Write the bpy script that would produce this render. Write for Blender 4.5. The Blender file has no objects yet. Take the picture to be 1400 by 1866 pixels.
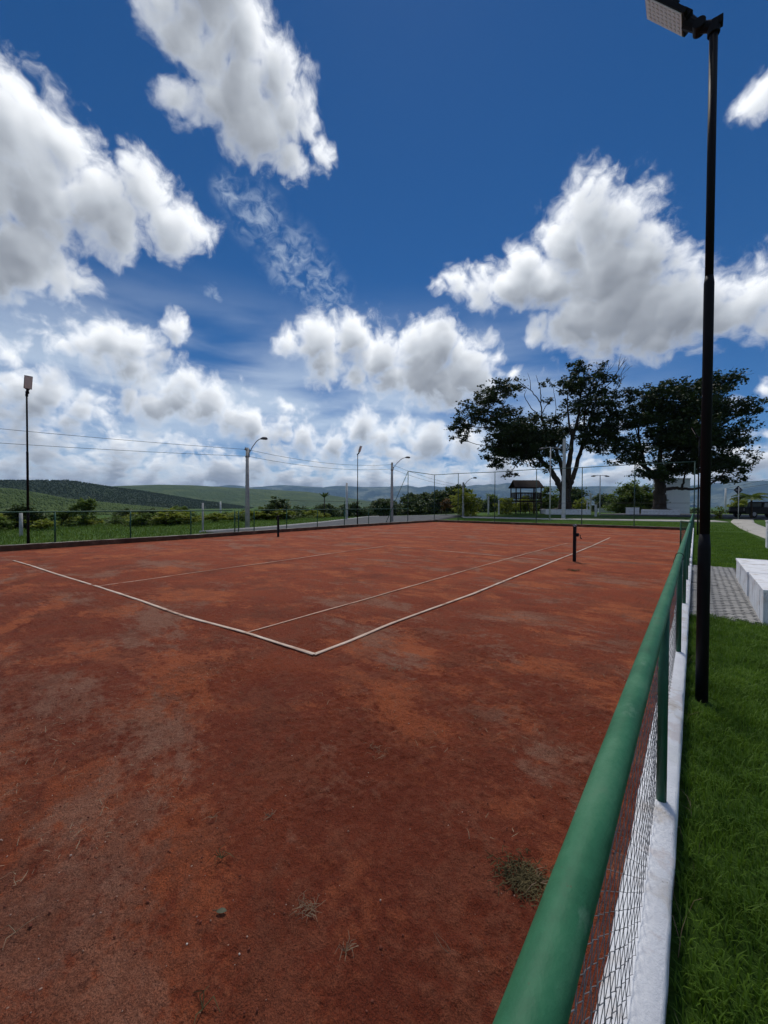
import bpy, bmesh, math, random
import numpy as np
from mathutils import Vector, Matrix

# ------------------------------------------------------------------ camera, sky, sun, exposure
scene = bpy.context.scene
COL = scene.collection
random.seed(7)
rng = np.random.default_rng(11)

cam_data = bpy.data.cameras.new("camera")
cam = bpy.data.objects.new("camera", cam_data)
COL.objects.link(cam)
scene.camera = cam
cam_data.sensor_fit = 'VERTICAL'
cam_data.sensor_height = 36.0
cam_data.lens = 36.0 * 720 / 1866
cam_data.clip_start = 0.05
cam_data.clip_end = 30000
_pitch, _roll, _yaw = -0.016665, 0.0046, math.radians(38.2204)
_f = Vector((-math.sin(_yaw) * math.cos(_pitch), math.cos(_yaw) * math.cos(_pitch), math.sin(_pitch)))
_r0 = Vector((math.cos(_yaw), math.sin(_yaw), 0)); _u0 = _r0.cross(_f)
_r = _r0 * math.cos(_roll) + _u0 * math.sin(_roll)
_u = -_r0 * math.sin(_roll) + _u0 * math.cos(_roll)
cam.matrix_world = Matrix(((_r.x, _u.x, -_f.x, 0), (_r.y, _u.y, -_f.y, 0), (_r.z, _u.z, -_f.z, 1.65), (0, 0, 0, 1)))

scene.view_settings.view_transform = 'Standard'
scene.view_settings.look = 'None'
scene.view_settings.gamma = 1.0
scene.view_settings.use_curve_mapping = False
scene.view_settings.exposure = 0.64
scene.render.engine = 'CYCLES'
scene.cycles.use_denoising = True
scene.cycles.max_bounces = 5
scene.cycles.diffuse_bounces = 2
scene.cycles.glossy_bounces = 2
scene.cycles.transmission_bounces = 3
scene.cycles.transparent_max_bounces = 6
scene.cycles.volume_bounces = 0
scene.cycles.use_adaptive_sampling = True
scene.cycles.adaptive_threshold = 0.015

SUN_EL, SUN_AZ = math.radians(62), math.radians(-34)      # azimuth from +Y towards +X
SUN = Vector((math.sin(SUN_AZ) * math.cos(SUN_EL), math.cos(SUN_AZ) * math.cos(SUN_EL), math.sin(SUN_EL)))
sd = bpy.data.lights.new("sun", 'SUN'); sd.energy = 1.5; sd.angle = math.radians(12); sd.color = (1.0, 0.95, 0.88)
so = bpy.data.objects.new("sun", sd); COL.objects.link(so)
so.rotation_euler = (-SUN).to_track_quat('-Z', 'Y').to_euler()
so.location = (0, 0, 60)

# cumulus puffs on the sky: unit direction and angular radius of each puff
CIRC = [(-0.808, 0.13, 0.574, 0.0665), (-0.799, 0.181, 0.573, 0.0586), (-0.849, 0.156, 0.504, 0.0852), (-0.819, 0.237, 0.522, 0.0748), (-0.775, 0.295, 0.559, 0.0612), (-0.775, 0.337, 0.535, 0.0542), (-0.76, 0.381, 0.527, 0.0368), (-0.821, 0.271, 0.503, 0.0501), (-0.894, 0.149, 0.422, 0.0675), (-0.891, 0.2, 0.407, 0.0449), (-0.859, 0.083, 0.505, 0.0941), (-0.918, 0.094, 0.386, 0.0703), (-0.887, 0.23, 0.4, 0.0256), (-0.564, 0.316, 0.763, 0.0683), (-0.57, 0.356, 0.74, 0.0576), (-0.559, 0.41, 0.72, 0.0517), (-0.603, 0.377, 0.703, 0.0555), (-0.649, 0.344, 0.678, 0.0373), (-0.671, 0.31, 0.673, 0.0202), (-0.616, 0.417, 0.668, 0.0607), (-0.566, 0.449, 0.691, 0.0439), (-0.601, 0.465, 0.65, 0.0387), (-0.555, 0.517, 0.652, 0.0247), (-0.605, 0.288, 0.742, 0.0376), (-0.627, 0.244, 0.74, 0.0297), (-0.617, 0.323, 0.718, 0.0513), (-0.662, 0.332, 0.672, 0.0312), (-0.627, 0.286, 0.725, 0.0355), (-0.535, 0.454, 0.713, 0.0308), (-0.154, 0.828, 0.54, 0.0614), (-0.197, 0.829, 0.523, 0.0557), (-0.108, 0.849, 0.517, 0.0558), (-0.085, 0.882, 0.464, 0.0615), (-0.156, 0.872, 0.465, 0.0897), (-0.244, 0.856, 0.456, 0.0614), (-0.278, 0.822, 0.497, 0.0405), (-0.314, 0.827, 0.467, 0.0531), (-0.367, 0.806, 0.464, 0.0415), (-0.414, 0.772, 0.482, 0.0351), (-0.452, 0.755, 0.476, 0.0223), (-0.105, 0.914, 0.391, 0.0998), (-0.191, 0.905, 0.38, 0.0674), (-0.035, 0.926, 0.375, 0.0712), (0.013, 0.932, 0.363, 0.0634), (0.071, 0.929, 0.363, 0.0623), (0.125, 0.936, 0.33, 0.0658), (-0.061, 0.943, 0.326, 0.0472), (-0.154, 0.93, 0.334, 0.0413), (-0.273, 0.882, 0.383, 0.0275), (-0.631, 0.675, 0.382, 0.0547), (-0.688, 0.626, 0.367, 0.0543), (-0.724, 0.583, 0.369, 0.0332), (-0.689, 0.643, 0.335, 0.0495), (-0.581, 0.735, 0.35, 0.0561), (-0.516, 0.777, 0.361, 0.0616), (-0.472, 0.803, 0.365, 0.0548), (-0.423, 0.845, 0.328, 0.0613), (-0.494, 0.815, 0.302, 0.0761), (-0.567, 0.76, 0.316, 0.0509), (-0.394, 0.87, 0.297, 0.0492), (-0.475, 0.833, 0.284, 0.0535), (-0.641, 0.705, 0.303, 0.0319), (-0.905, 0.279, 0.321, 0.0425), (-0.891, 0.322, 0.32, 0.0446), (-0.904, 0.316, 0.289, 0.0499), (-0.919, 0.247, 0.309, 0.032), (-0.923, 0.274, 0.27, 0.0288), (-0.849, 0.384, 0.364, 0.0289), (-0.933, 0.216, 0.287, 0.0222), (-0.884, 0.361, 0.297, 0.026), (-0.866, 0.421, 0.269, 0.0378), (-0.886, 0.401, 0.232, 0.0509), (-0.858, 0.46, 0.228, 0.0558), (-0.904, 0.369, 0.216, 0.0453), (-0.84, 0.503, 0.202, 0.0411), (-0.918, 0.326, 0.224, 0.033), (-0.818, 0.546, 0.184, 0.0325), (-0.966, 0.152, 0.211, 0.0368), (-0.957, 0.196, 0.215, 0.0409), (-0.967, 0.174, 0.186, 0.0348), (-0.951, 0.245, 0.191, 0.0305), (-0.975, 0.124, 0.187, 0.0404), (-0.954, 0.129, 0.27, 0.0269), (-0.942, 0.28, 0.187, 0.0238), (-0.962, 0.222, 0.158, 0.0261), (-0.978, 0.153, 0.139, 0.0291), (-0.65, 0.736, 0.191, 0.0456), (-0.569, 0.798, 0.198, 0.0348), (-0.61, 0.773, 0.172, 0.0433), (-0.704, 0.695, 0.144, 0.0458), (-0.523, 0.839, 0.152, 0.0539), (-0.442, 0.886, 0.143, 0.0528), (-0.748, 0.644, 0.161, 0.0396), (-0.795, 0.583, 0.171, 0.0384), (0.071, 0.795, 0.602, 0.021), (0.06, 0.798, 0.599, 0.0123), (0.091, 0.795, 0.6, 0.029), (-0.36, 0.869, 0.34, 0.0213), (-0.319, 0.895, 0.313, 0.0141), (0.088, 0.973, 0.215, 0.0165)]
WISP = [(-0.669, 0.539, 0.512, 0.089), (-0.642, 0.616, 0.456, 0.0737), (-0.683, 0.462, 0.566, 0.0712), (-0.655, 0.579, 0.486, 0.0765), (-0.79, 0.43, 0.437, 0.0309), (-0.914, 0.196, 0.355, 0.0419), (-0.696, 0.412, 0.589, 0.0446)]

def build_world():
    w = bpy.data.worlds.new("World"); scene.world = w; w.use_nodes = True
    try:
        w.cycles.sampling_method = 'MANUAL'; w.cycles.sample_map_resolution = 512
    except Exception:
        pass
    nt = w.node_tree; N = nt.nodes; L = nt.links; N.clear()
    def node(t, **kw):
        n = N.new(t)
        for k, v in kw.items(): setattr(n, k, v)
        return n
    def setin(sock, v):
        if hasattr(v, 'is_output'): L.new(v, sock)
        else: sock.default_value = v
    def M(op, a, b=0.0, c=0.0, clamp=False):
        n = node('ShaderNodeMath', operation=op, use_clamp=clamp)
        setin(n.inputs[0], a); setin(n.inputs[1], b)
        if op in ('MULTIPLY_ADD', 'SMOOTH_MAX'): setin(n.inputs[2], c)
        return n.outputs[0]
    def V(op, a, b=None, s=None):
        n = node('ShaderNodeVectorMath', operation=op)
        setin(n.inputs[0], a)
        if b is not None: setin(n.inputs[1], b)
        if s is not None: setin(n.inputs['Scale'], s)
        return n.outputs['Value'] if op in ('DISTANCE', 'DOT_PRODUCT', 'LENGTH') else n.outputs['Vector']
    def ramp(x, a, b, lo=0.0, hi=1.0, smooth=True):
        n = node('ShaderNodeMapRange', interpolation_type='SMOOTHSTEP' if smooth else 'LINEAR')
        setin(n.inputs['Value'], x)
        n.inputs['From Min'].default_value = a; n.inputs['From Max'].default_value = b
        n.inputs['To Min'].default_value = lo; n.inputs['To Max'].default_value = hi
        return n.outputs[0]
    def noise(v, scale, detail, rough=0.55, kind='FBM', out='Fac', dist=0.0):
        n = node('ShaderNodeTexNoise', noise_type=kind)
        n.noise_dimensions = '3D'
        setin(n.inputs['Vector'], v); n.inputs['Scale'].default_value = scale
        n.inputs['Detail'].default_value = detail; n.inputs['Roughness'].default_value = rough
        n.inputs['Distortion'].default_value = dist
        return n.outputs[out]
    d = node('ShaderNodeTexCoord').outputs['Generated']
    d = V('NORMALIZE', d)
    S = tuple(SUN)
    dS = V('DOT_PRODUCT', d, S)
    T = V('SUBTRACT', S, V('SCALE', d, s=dS))           # towards the sun, along the dome
    FW = (-0.6186, 0.7855, 0.0)

    def sep(v):
        n = node('ShaderNodeSeparateXYZ'); setin(n.inputs[0], v); return n.outputs
    sd_ = sep(d)
    dz = sd_[2]

    def make_field():
        """node group: height of the cloud body at a direction (above 0 inside a cloud)"""
        nonlocal N, L
        g = bpy.data.node_groups.new("cloud_body", 'ShaderNodeTree')
        g.interface.new_socket("Vector", in_out='INPUT', socket_type='NodeSocketVector')
        g.interface.new_socket("Height", in_out='OUTPUT', socket_type='NodeSocketFloat')
        g.interface.new_socket("Body", in_out='OUTPUT', socket_type='NodeSocketFloat')
        keep = (N, L); N, L = g.nodes, g.links
        p = N.new('NodeGroupInput').outputs[0]
        wv = noise(p, 8.0, 3.0, 0.6, out='Color')
        W = V('ADD', p, V('SCALE', V('SUBTRACT', wv, (0.5, 0.5, 0.5)), s=0.08))
        B = None
        for (x, y, z, r) in CIRC:
            r = r * 1.13 + 0.002
            k = 0.35 + 7.0 * min(r, 0.09)               # small puffs keep a small height
            q = M('MULTIPLY_ADD', V('DISTANCE', W, (x, y, z)), -k / r, k)
            B = q if B is None else M('MAXIMUM', B, q)
        pz = sep(p)[2]
        # rows of far, small cumulus that thicken towards the horizon
        n1 = noise(V('MULTIPLY', W, (9.0, 9.0, 22.0)), 1.0, 3.0, 0.5)
        n2 = noise(V('MULTIPLY', p, (21.0, 21.0, 60.0)), 1.0, 3.0, 0.5)
        side = V('DOT_PRODUCT', p, (-0.97, -0.2, 0.0))    # more cloud to the west
        hi = M('MULTIPLY_ADD', ramp(side, 0.2, 0.95), 0.10, 0.115)
        m1 = M('SUBTRACT', 1.0, M('DIVIDE', pz, hi))
        b1 = M('ADD', M('MULTIPLY', M('SUBTRACT', n1, 0.485), 3.4), M('MULTIPLY', M('MINIMUM', m1, 0.45), 0.9))
        m2 = M('SUBTRACT', 1.0, M('DIVIDE', pz, 0.105))
        b2 = M('ADD', M('MULTIPLY', M('SUBTRACT', n2, 0.45), 2.6), M('MULTIPLY', M('MINIMUM', m2, 0.45), 1.1))
        band = M('MULTIPLY', M('MAXIMUM', b1, b2), 0.6)
        # outside the view the broken cumulus field simply goes on
        gen = M('MULTIPLY', M('SUBTRACT', noise(p, 3.1, 2.0, 0.5), 0.53), 5.0)
        gen = M('ADD', gen, ramp(V('DOT_PRODUCT', p, FW), 0.36, 0.50, 0.0, -4.0))
        B = M('MAXIMUM', M('MAXIMUM', B, band), gen)
        # billows: rounded puffs with creases between them, at three sizes
        o1 = M('ABSOLUTE', M('SUBTRACT', noise(W, 12.0, 0.0), 0.5))
        o2 = M('ABSOLUTE', M('SUBTRACT', noise(W, 29.0, 0.0), 0.5))
        o3 = noise(W, 55.0, 4.0, 0.6)
        C = M('MULTIPLY_ADD', o1, 1.1, B)
        body = M('SUBTRACT', C, 0.14)
        C = M('MULTIPLY_ADD', o2, 0.55, C)
        C = M('MULTIPLY_ADD', o3, 0.66, C)
        C = M('SUBTRACT', C, 0.54)
        go = N.new('NodeGroupOutput')
        L.new(C, go.inputs[0]); L.new(body, go.inputs[1])
        N, L = keep
        return g
    grp = make_field()
    def field(p):
        n = node('ShaderNodeGroup'); n.node_tree = grp
        setin(n.inputs[0], p)
        return n.outputs

    # far clouds look smaller: shorten the march towards the sun near the horizon
    T = V('SCALE', T, s=M('MINIMUM', M('MAXIMUM', M('MULTIPLY_ADD', dz, 2.1, 0.06), 0.16), 1.0))
    h0, body0 = field(d)
    h1 = field(V('ADD', d, V('SCALE', T, s=0.020)))[1]
    acc = None
    for k, wgt in ((0.03, 0.55), (0.075, 0.85), (0.15, 0.9)):
        hb = field(V('ADD', d, V('SCALE', T, s=k)))[1]
        t = M('MULTIPLY', M('MAXIMUM', hb, 0.0), wgt)
        acc = t if acc is None else M('ADD', acc, t)
    trans = M('POWER', 2.71828, M('MULTIPLY', acc, -1.5))
    # thin fringes let the light through, faces turned to the sun are brighter
    fringe = ramp(h0, 0.0, 0.55, 0.42, 0.0)
    emb = M('MULTIPLY', M('SUBTRACT', body0, h1), 0.34)
    emb = M('MINIMUM', M('MAXIMUM', emb, -0.10), 0.12)
    lit = M('ADD', M('ADD', trans, fringe), emb, clamp=True)
    alpha = ramp(h0, -0.14, 0.52)

    # thin high veil and ripples
    vs = V('MULTIPLY', d, (2.2, 2.2, 9.0))
    veil = noise(vs, 1.5, 5.0, 0.5, dist=0.35)
    vm = M('MULTIPLY', ramp(dz, 0.5, 0.2), ramp(V('DOT_PRODUCT', d, (-0.85, 0.52, 0.0)), 0.45, 0.85))
    veil = M('MULTIPLY', ramp(veil, 0.28, 0.66), M('MULTIPLY', vm, 0.68))
    wb = None
    for (x, y, z, r) in WISP:
        q = M('MULTIPLY_ADD', V('DISTANCE', d, (x, y, z)), -1.0 / r, 1.0)
        wb = q if wb is None else M('MAXIMUM', wb, q)
    rip = noise(V('MULTIPLY', d, (24, 24, 30)), 1.8, 5.0, 0.55, dist=0.5)
    wisp = M('MULTIPLY', M('MULTIPLY', ramp(wb, 0.0, 0.9), ramp(rip, 0.34, 0.78)), 0.50)
    thin = M('MAXIMUM', veil, wisp)

    sky = node('ShaderNodeTexSky', sky_type='NISHITA', sun_disc=False)
    sky.sun_elevation = SUN_EL; sky.sun_rotation = SUN_AZ
    sky.altitude = 3000; sky.air_density = 1.0; sky.dust_density = 0.25; sky.ozone_density = 3.5
    hs = node('ShaderNodeHueSaturation'); hs.inputs['Saturation'].default_value = 1.30; hs.inputs['Hue'].default_value = 0.503; hs.inputs['Value'].default_value = 1.0
    L.new(sky.outputs[0], hs.inputs['Color'])
    bg_sky = node('ShaderNodeBackground'); bg_sky.inputs['Strength'].default_value = 0.049
    L.new(hs.outputs[0], bg_sky.inputs['Color'])

    cr = node('ShaderNodeValToRGB'); L.new(lit, cr.inputs[0])
    e = cr.color_ramp.elements
    e[0].position = 0.0; e[0].color = (0.165, 0.180, 0.205, 1)
    e[1].position = 1.0; e[1].color = (0.74, 0.755, 0.77, 1)
    m = e.new(0.35); m.color = (0.37, 0.395, 0.43, 1)
    bg_cl = node('ShaderNodeBackground'); bg_cl.inputs['Strength'].default_value = 1.0
    L.new(cr.outputs[0], bg_cl.inputs['Color'])
    bg_th = node('ShaderNodeBackground'); bg_th.inputs['Strength'].default_value = 1.0
    bg_th.inputs['Color'].default_value = (0.49, 0.56, 0.63, 1)
    ms1 = node('ShaderNodeMixShader'); L.new(thin, ms1.inputs[0]); L.new(bg_sky.outputs[0], ms1.inputs[1]); L.new(bg_th.outputs[0], ms1.inputs[2])
    ms2 = node('ShaderNodeMixShader'); L.new(alpha, ms2.inputs[0]); L.new(ms1.outputs[0], ms2.inputs[1]); L.new(bg_cl.outputs[0], ms2.inputs[2])
    out = node('ShaderNodeOutputWorld'); L.new(ms2.outputs[0], out.inputs['Surface'])
build_world()

# ------------------------------------------------------------------ helpers
PI = math.pi
RIGHT = np.array([math.cos(_yaw), math.sin(_yaw)])          # used only to turn far things broadside to the court
VIEWROT = _yaw

def tag(o, label=None, cat=None, group=None, kind=None):
    if label: o['label'] = label
    if cat: o['category'] = cat
    if group: o['group'] = group
    if kind: o['kind'] = kind
    return o

def thing(name, label, cat, loc=(0, 0, 0), rotz=0.0, group=None):
    o = bpy.data.objects.new(name, None); COL.objects.link(o)
    o.empty_display_size = 0.2
    o.location = loc; o.rotation_euler = (0, 0, rotz)
    return tag(o, label, cat, group)

def link_mesh(name, me, parent=None, loc=None, rotz=0.0):
    o = bpy.data.objects.new(name, me); COL.objects.link(o)
    if parent is not None: o.parent = parent
    if loc is not None: o.location = loc
    if rotz: o.rotation_euler = (0, 0, rotz)
    return o

def kids(o):
    return [c for c in COL.objects if c.parent == o]

def dup(root, loc=None, rotz=None, scale=None, label=None, tree=None):
    c = root.copy(); COL.objects.link(c)
    if loc is not None: c.location = loc
    if rotz is not None: c.rotation_euler = (0, 0, rotz)
    if scale is not None: c.scale = scale
    if label: c['label'] = label
    for ch in (tree if tree is not None else kids(root)):
        k = ch.copy(); COL.objects.link(k); k.parent = c
        for g in kids(ch):
            h = g.copy(); COL.objects.link(h); h.parent = k
    return c

class MB:
    """collects shapes; build() links them as one mesh object"""
    def __init__(s): s.v = []; s.f = []
    def add(s, vs, fs):
        b = len(s.v); s.v += [tuple(map(float, p)) for p in vs]
        s.f += [tuple(i + b for i in f) for f in fs]
        return s
    def box(s, c, size, rot=None):
        hx, hy, hz = size[0] / 2, size[1] / 2, size[2] / 2
        vs = [Vector((x, y, z)) for x in (-hx, hx) for y in (-hy, hy) for z in (-hz, hz)]
        if rot is not None: vs = [rot @ v for v in vs]
        vs = [v + Vector(c) for v in vs]
        return s.add(vs, [(0, 1, 3, 2), (4, 6, 7, 5), (0, 4, 5, 1), (2, 3, 7, 6), (0, 2, 6, 4), (1, 5, 7, 3)])
    def tube(s, path, rad, n=8, caps=True):
        P = [Vector(p) for p in path]
        R = rad if isinstance(rad, (list, tuple)) else [rad] * len(P)
        up = None; rings = []
        for i, p in enumerate(P):
            t = (P[min(i + 1, len(P) - 1)] - P[max(i - 1, 0)])
            t = t.normalized() if t.length > 1e-9 else Vector((0, 0, 1))
            if up is None:
                up = t.orthogonal().normalized()
            else:
                up = (up - t * up.dot(t))
                up = up.normalized() if up.length > 1e-6 else t.orthogonal().normalized()
            w = t.cross(up)
            rings.append([p + (up * math.cos(2 * PI * k / n) + w * math.sin(2 * PI * k / n)) * R[i] for k in range(n)])
        vs = [v for r in rings for v in r]; fs = []
        for i in range(len(P) - 1):
            for k in range(n):
                a, b = i * n + k, i * n + (k + 1) % n
                fs.append((a, b, b + n, a + n))
        if caps:
            fs.append(tuple(range(n - 1, -1, -1))); fs.append(tuple(range((len(P) - 1) * n, len(P) * n)))
        return s.add(vs, fs)
    def prism(s, poly, z0, z1):
        n = len(poly)
        vs = [(x, y, z0) for x, y in poly] + [(x, y, z1) for x, y in poly]
        fs = [tuple(range(n - 1, -1, -1)), tuple(range(n, 2 * n))]
        fs += [(i, (i + 1) % n, n + (i + 1) % n, n + i) for i in range(n)]
        return s.add(vs, fs)
    def build(s, name, mat, parent=None, loc=None, rotz=0.0, smooth=False, bevel=0.0):
        me = bpy.data.meshes.new(name); me.from_pydata(s.v, [], s.f)
        if bevel > 0:
            bm = bmesh.new(); bm.from_mesh(me)
            ed = [e for e in bm.edges if len(e.link_faces) == 2 and e.calc_face_angle(0) > 0.6]
            bmesh.ops.bevel(bm, geom=ed, offset=bevel, segments=2, affect='EDGES', profile=0.6)
            bm.to_mesh(me); bm.free()
        me.materials.append(mat)
        if smooth: me.polygons.foreach_set('use_smooth', [True] * len(me.polygons))
        me.update()
        return link_mesh(name, me, parent, loc, rotz)

def np_mesh(name, verts, faces, mat, smooth=False):
    """fast mesh from numpy arrays: faces is an (n, k) array"""
    me = bpy.data.meshes.new(name)
    v = np.asarray(verts, dtype=np.float32); f = np.asarray(faces, dtype=np.int32)
    n, k = f.shape
    me.vertices.add(len(v)); me.vertices.foreach_set('co', v.ravel())
    me.loops.add(n * k); me.loops.foreach_set('vertex_index', f.ravel())
    me.polygons.add(n)
    me.polygons.foreach_set('loop_start', np.arange(0, n * k, k, dtype=np.int32))
    if smooth: me.polygons.foreach_set('use_smooth', np.ones(n, dtype=bool))
    me.update(calc_edges=True); me.validate()
    me.materials.append(mat)
    return me

def grid_faces(nx, ny):
    i, j = np.meshgrid(np.arange(nx - 1), np.arange(ny - 1), indexing='ij')
    a = (i * ny + j).ravel()
    return np.stack([a, a + ny, a + ny + 1, a + 1], 1)

def vnoise(x, y, seed=0):
    xi = np.floor(x).astype(np.int64); yi = np.floor(y).astype(np.int64)
    fx = x - xi; fy = y - yi
    fx = fx * fx * fx * (fx * (fx * 6 - 15) + 10); fy = fy * fy * fy * (fy * (fy * 6 - 15) + 10)
    def h(a, b):
        n = (a * 374761393 + b * 668265263 + seed * 1442695041) & 0xFFFFFFFF
        n = ((n ^ (n >> 13)) * 1274126177) & 0xFFFFFFFF
        return ((n ^ (n >> 16)) & 0xFFFF) / 65535.0
    a, b, c, d = h(xi, yi), h(xi + 1, yi), h(xi, yi + 1), h(xi + 1, yi + 1)
    return (a * (1 - fx) + b * fx) * (1 - fy) + (c * (1 - fx) + d * fx) * fy

def fbm(x, y, octaves=4, seed=0, gain=0.5):
    t = 0; a = 1; s = 0
    for o in range(octaves):
        t = t + a * vnoise(x * 2 ** o + 17.3 * o, y * 2 ** o - 9.1 * o, seed + o); s += a; a *= gain
    return t / s

def sstep(a, b, x):
    t = np.clip((x - a) / (b - a), 0, 1); return t * t * (3 - 2 * t)

def ground_z(X, Y):
    X = np.asarray(X, float); Y = np.asarray(Y, float)
    e = 0.6 * sstep(36.5, 58, Y) * sstep(-40, -22, X)
    e = e - 5 * sstep(10, 90, -22 - X)
    return e - 5 * sstep(85, 170, Y) * sstep(-60, -10, X)

def gz(x, y): return float(ground_z(x, y))

WALL_Y = [-6, 2.5, 9.2, 22.5, 34.9]; WALL_X = [-18.55, -18.8, -19.0, -20.3, -20.75]
def wall_x(Y): return np.interp(Y, WALL_Y, WALL_X)      # the court-side face of the west wall

# ------------------------------------------------------------------ materials
def new_mat(name):
    m = bpy.data.materials.new(name); m.use_nodes = True
    nt = m.node_tree; b = nt.nodes['Principled BSDF']
    return m, nt, b

def mottled(name, stops, scale=6.0, detail=6.0, rough=0.7, bump=0.0, bump_scale=None, metal=0.0, spec=0.3,
            rough_var=0.1, gen='Object', stretch=None, noise_rough=0.6, bump_dist=0.02, spots=()):
    """noise-mottled surface: stops = [(position, colour), ...]"""
    m, nt, b = new_mat(name); N, L = nt.nodes, nt.links
    vec = N.new('ShaderNodeNewGeometry').outputs['Position'] if gen == 'World' else N.new('ShaderNodeTexCoord').outputs[gen]
    if stretch:
        mp = N.new('ShaderNodeMapping'); mp.inputs['Scale'].default_value = stretch
        L.new(vec, mp.inputs[0]); vec = mp.outputs[0]
    n = N.new('ShaderNodeTexNoise'); L.new(vec, n.inputs['Vector'])
    n.inputs['Scale'].default_value = scale; n.inputs['Detail'].default_value = detail; n.inputs['Roughness'].default_value = noise_rough
    r = N.new('ShaderNodeValToRGB'); L.new(n.outputs['Fac'], r.inputs[0])
    el = r.color_ramp.elements
    el[0].position, el[0].color = stops[0][0], (*stops[0][1], 1)
    el[1].position, el[1].color = stops[-1][0], (*stops[-1][1], 1)
    for p, c in stops[1:-1]:
        x = el.new(p); x.color = (*c, 1)
    col = r.outputs[0]
    for (sc, lo, hi, amt, c) in spots:                   # stains, chips and scuffs with a shape of their own
        ns = N.new('ShaderNodeTexNoise'); L.new(vec, ns.inputs['Vector']); ns.inputs['Scale'].default_value = sc
        ns.inputs['Detail'].default_value = 7; ns.inputs['Roughness'].default_value = 0.7
        sm = N.new('ShaderNodeMapRange'); sm.interpolation_type = 'SMOOTHSTEP'; L.new(ns.outputs['Fac'], sm.inputs[0])
        sm.inputs['From Min'].default_value = lo; sm.inputs['From Max'].default_value = hi; sm.inputs['To Max'].default_value = amt
        mx = N.new('ShaderNodeMix'); mx.data_type = 'RGBA'; L.new(sm.outputs[0], mx.inputs['Factor'])
        L.new(col, mx.inputs['A']); mx.inputs['B'].default_value = (*c, 1); col = mx.outputs['Result']
    L.new(col, b.inputs['Base Color'])
    mr = N.new('ShaderNodeMapRange'); L.new(n.outputs['Fac'], mr.inputs[0])
    mr.inputs['To Min'].default_value = max(0.02, rough - rough_var); mr.inputs['To Max'].default_value = min(1, rough + rough_var)
    L.new(mr.outputs[0], b.inputs['Roughness'])
    b.inputs['Metallic'].default_value = metal
    b.inputs['Specular IOR Level'].default_value = spec
    if bump > 0:
        n2 = N.new('ShaderNodeTexNoise'); L.new(vec, n2.inputs['Vector'])
        n2.inputs['Scale'].default_value = bump_scale or scale * 4; n2.inputs['Detail'].default_value = 6
        n2.inputs['Roughness'].default_value = 0.65
        bp = N.new('ShaderNodeBump'); bp.inputs['Strength'].default_value = bump; bp.inputs['Distance'].default_value = bump_dist
        L.new(n2.outputs['Fac'], bp.inputs['Height']); L.new(bp.outputs[0], b.inputs['Normal'])
    return m

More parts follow.
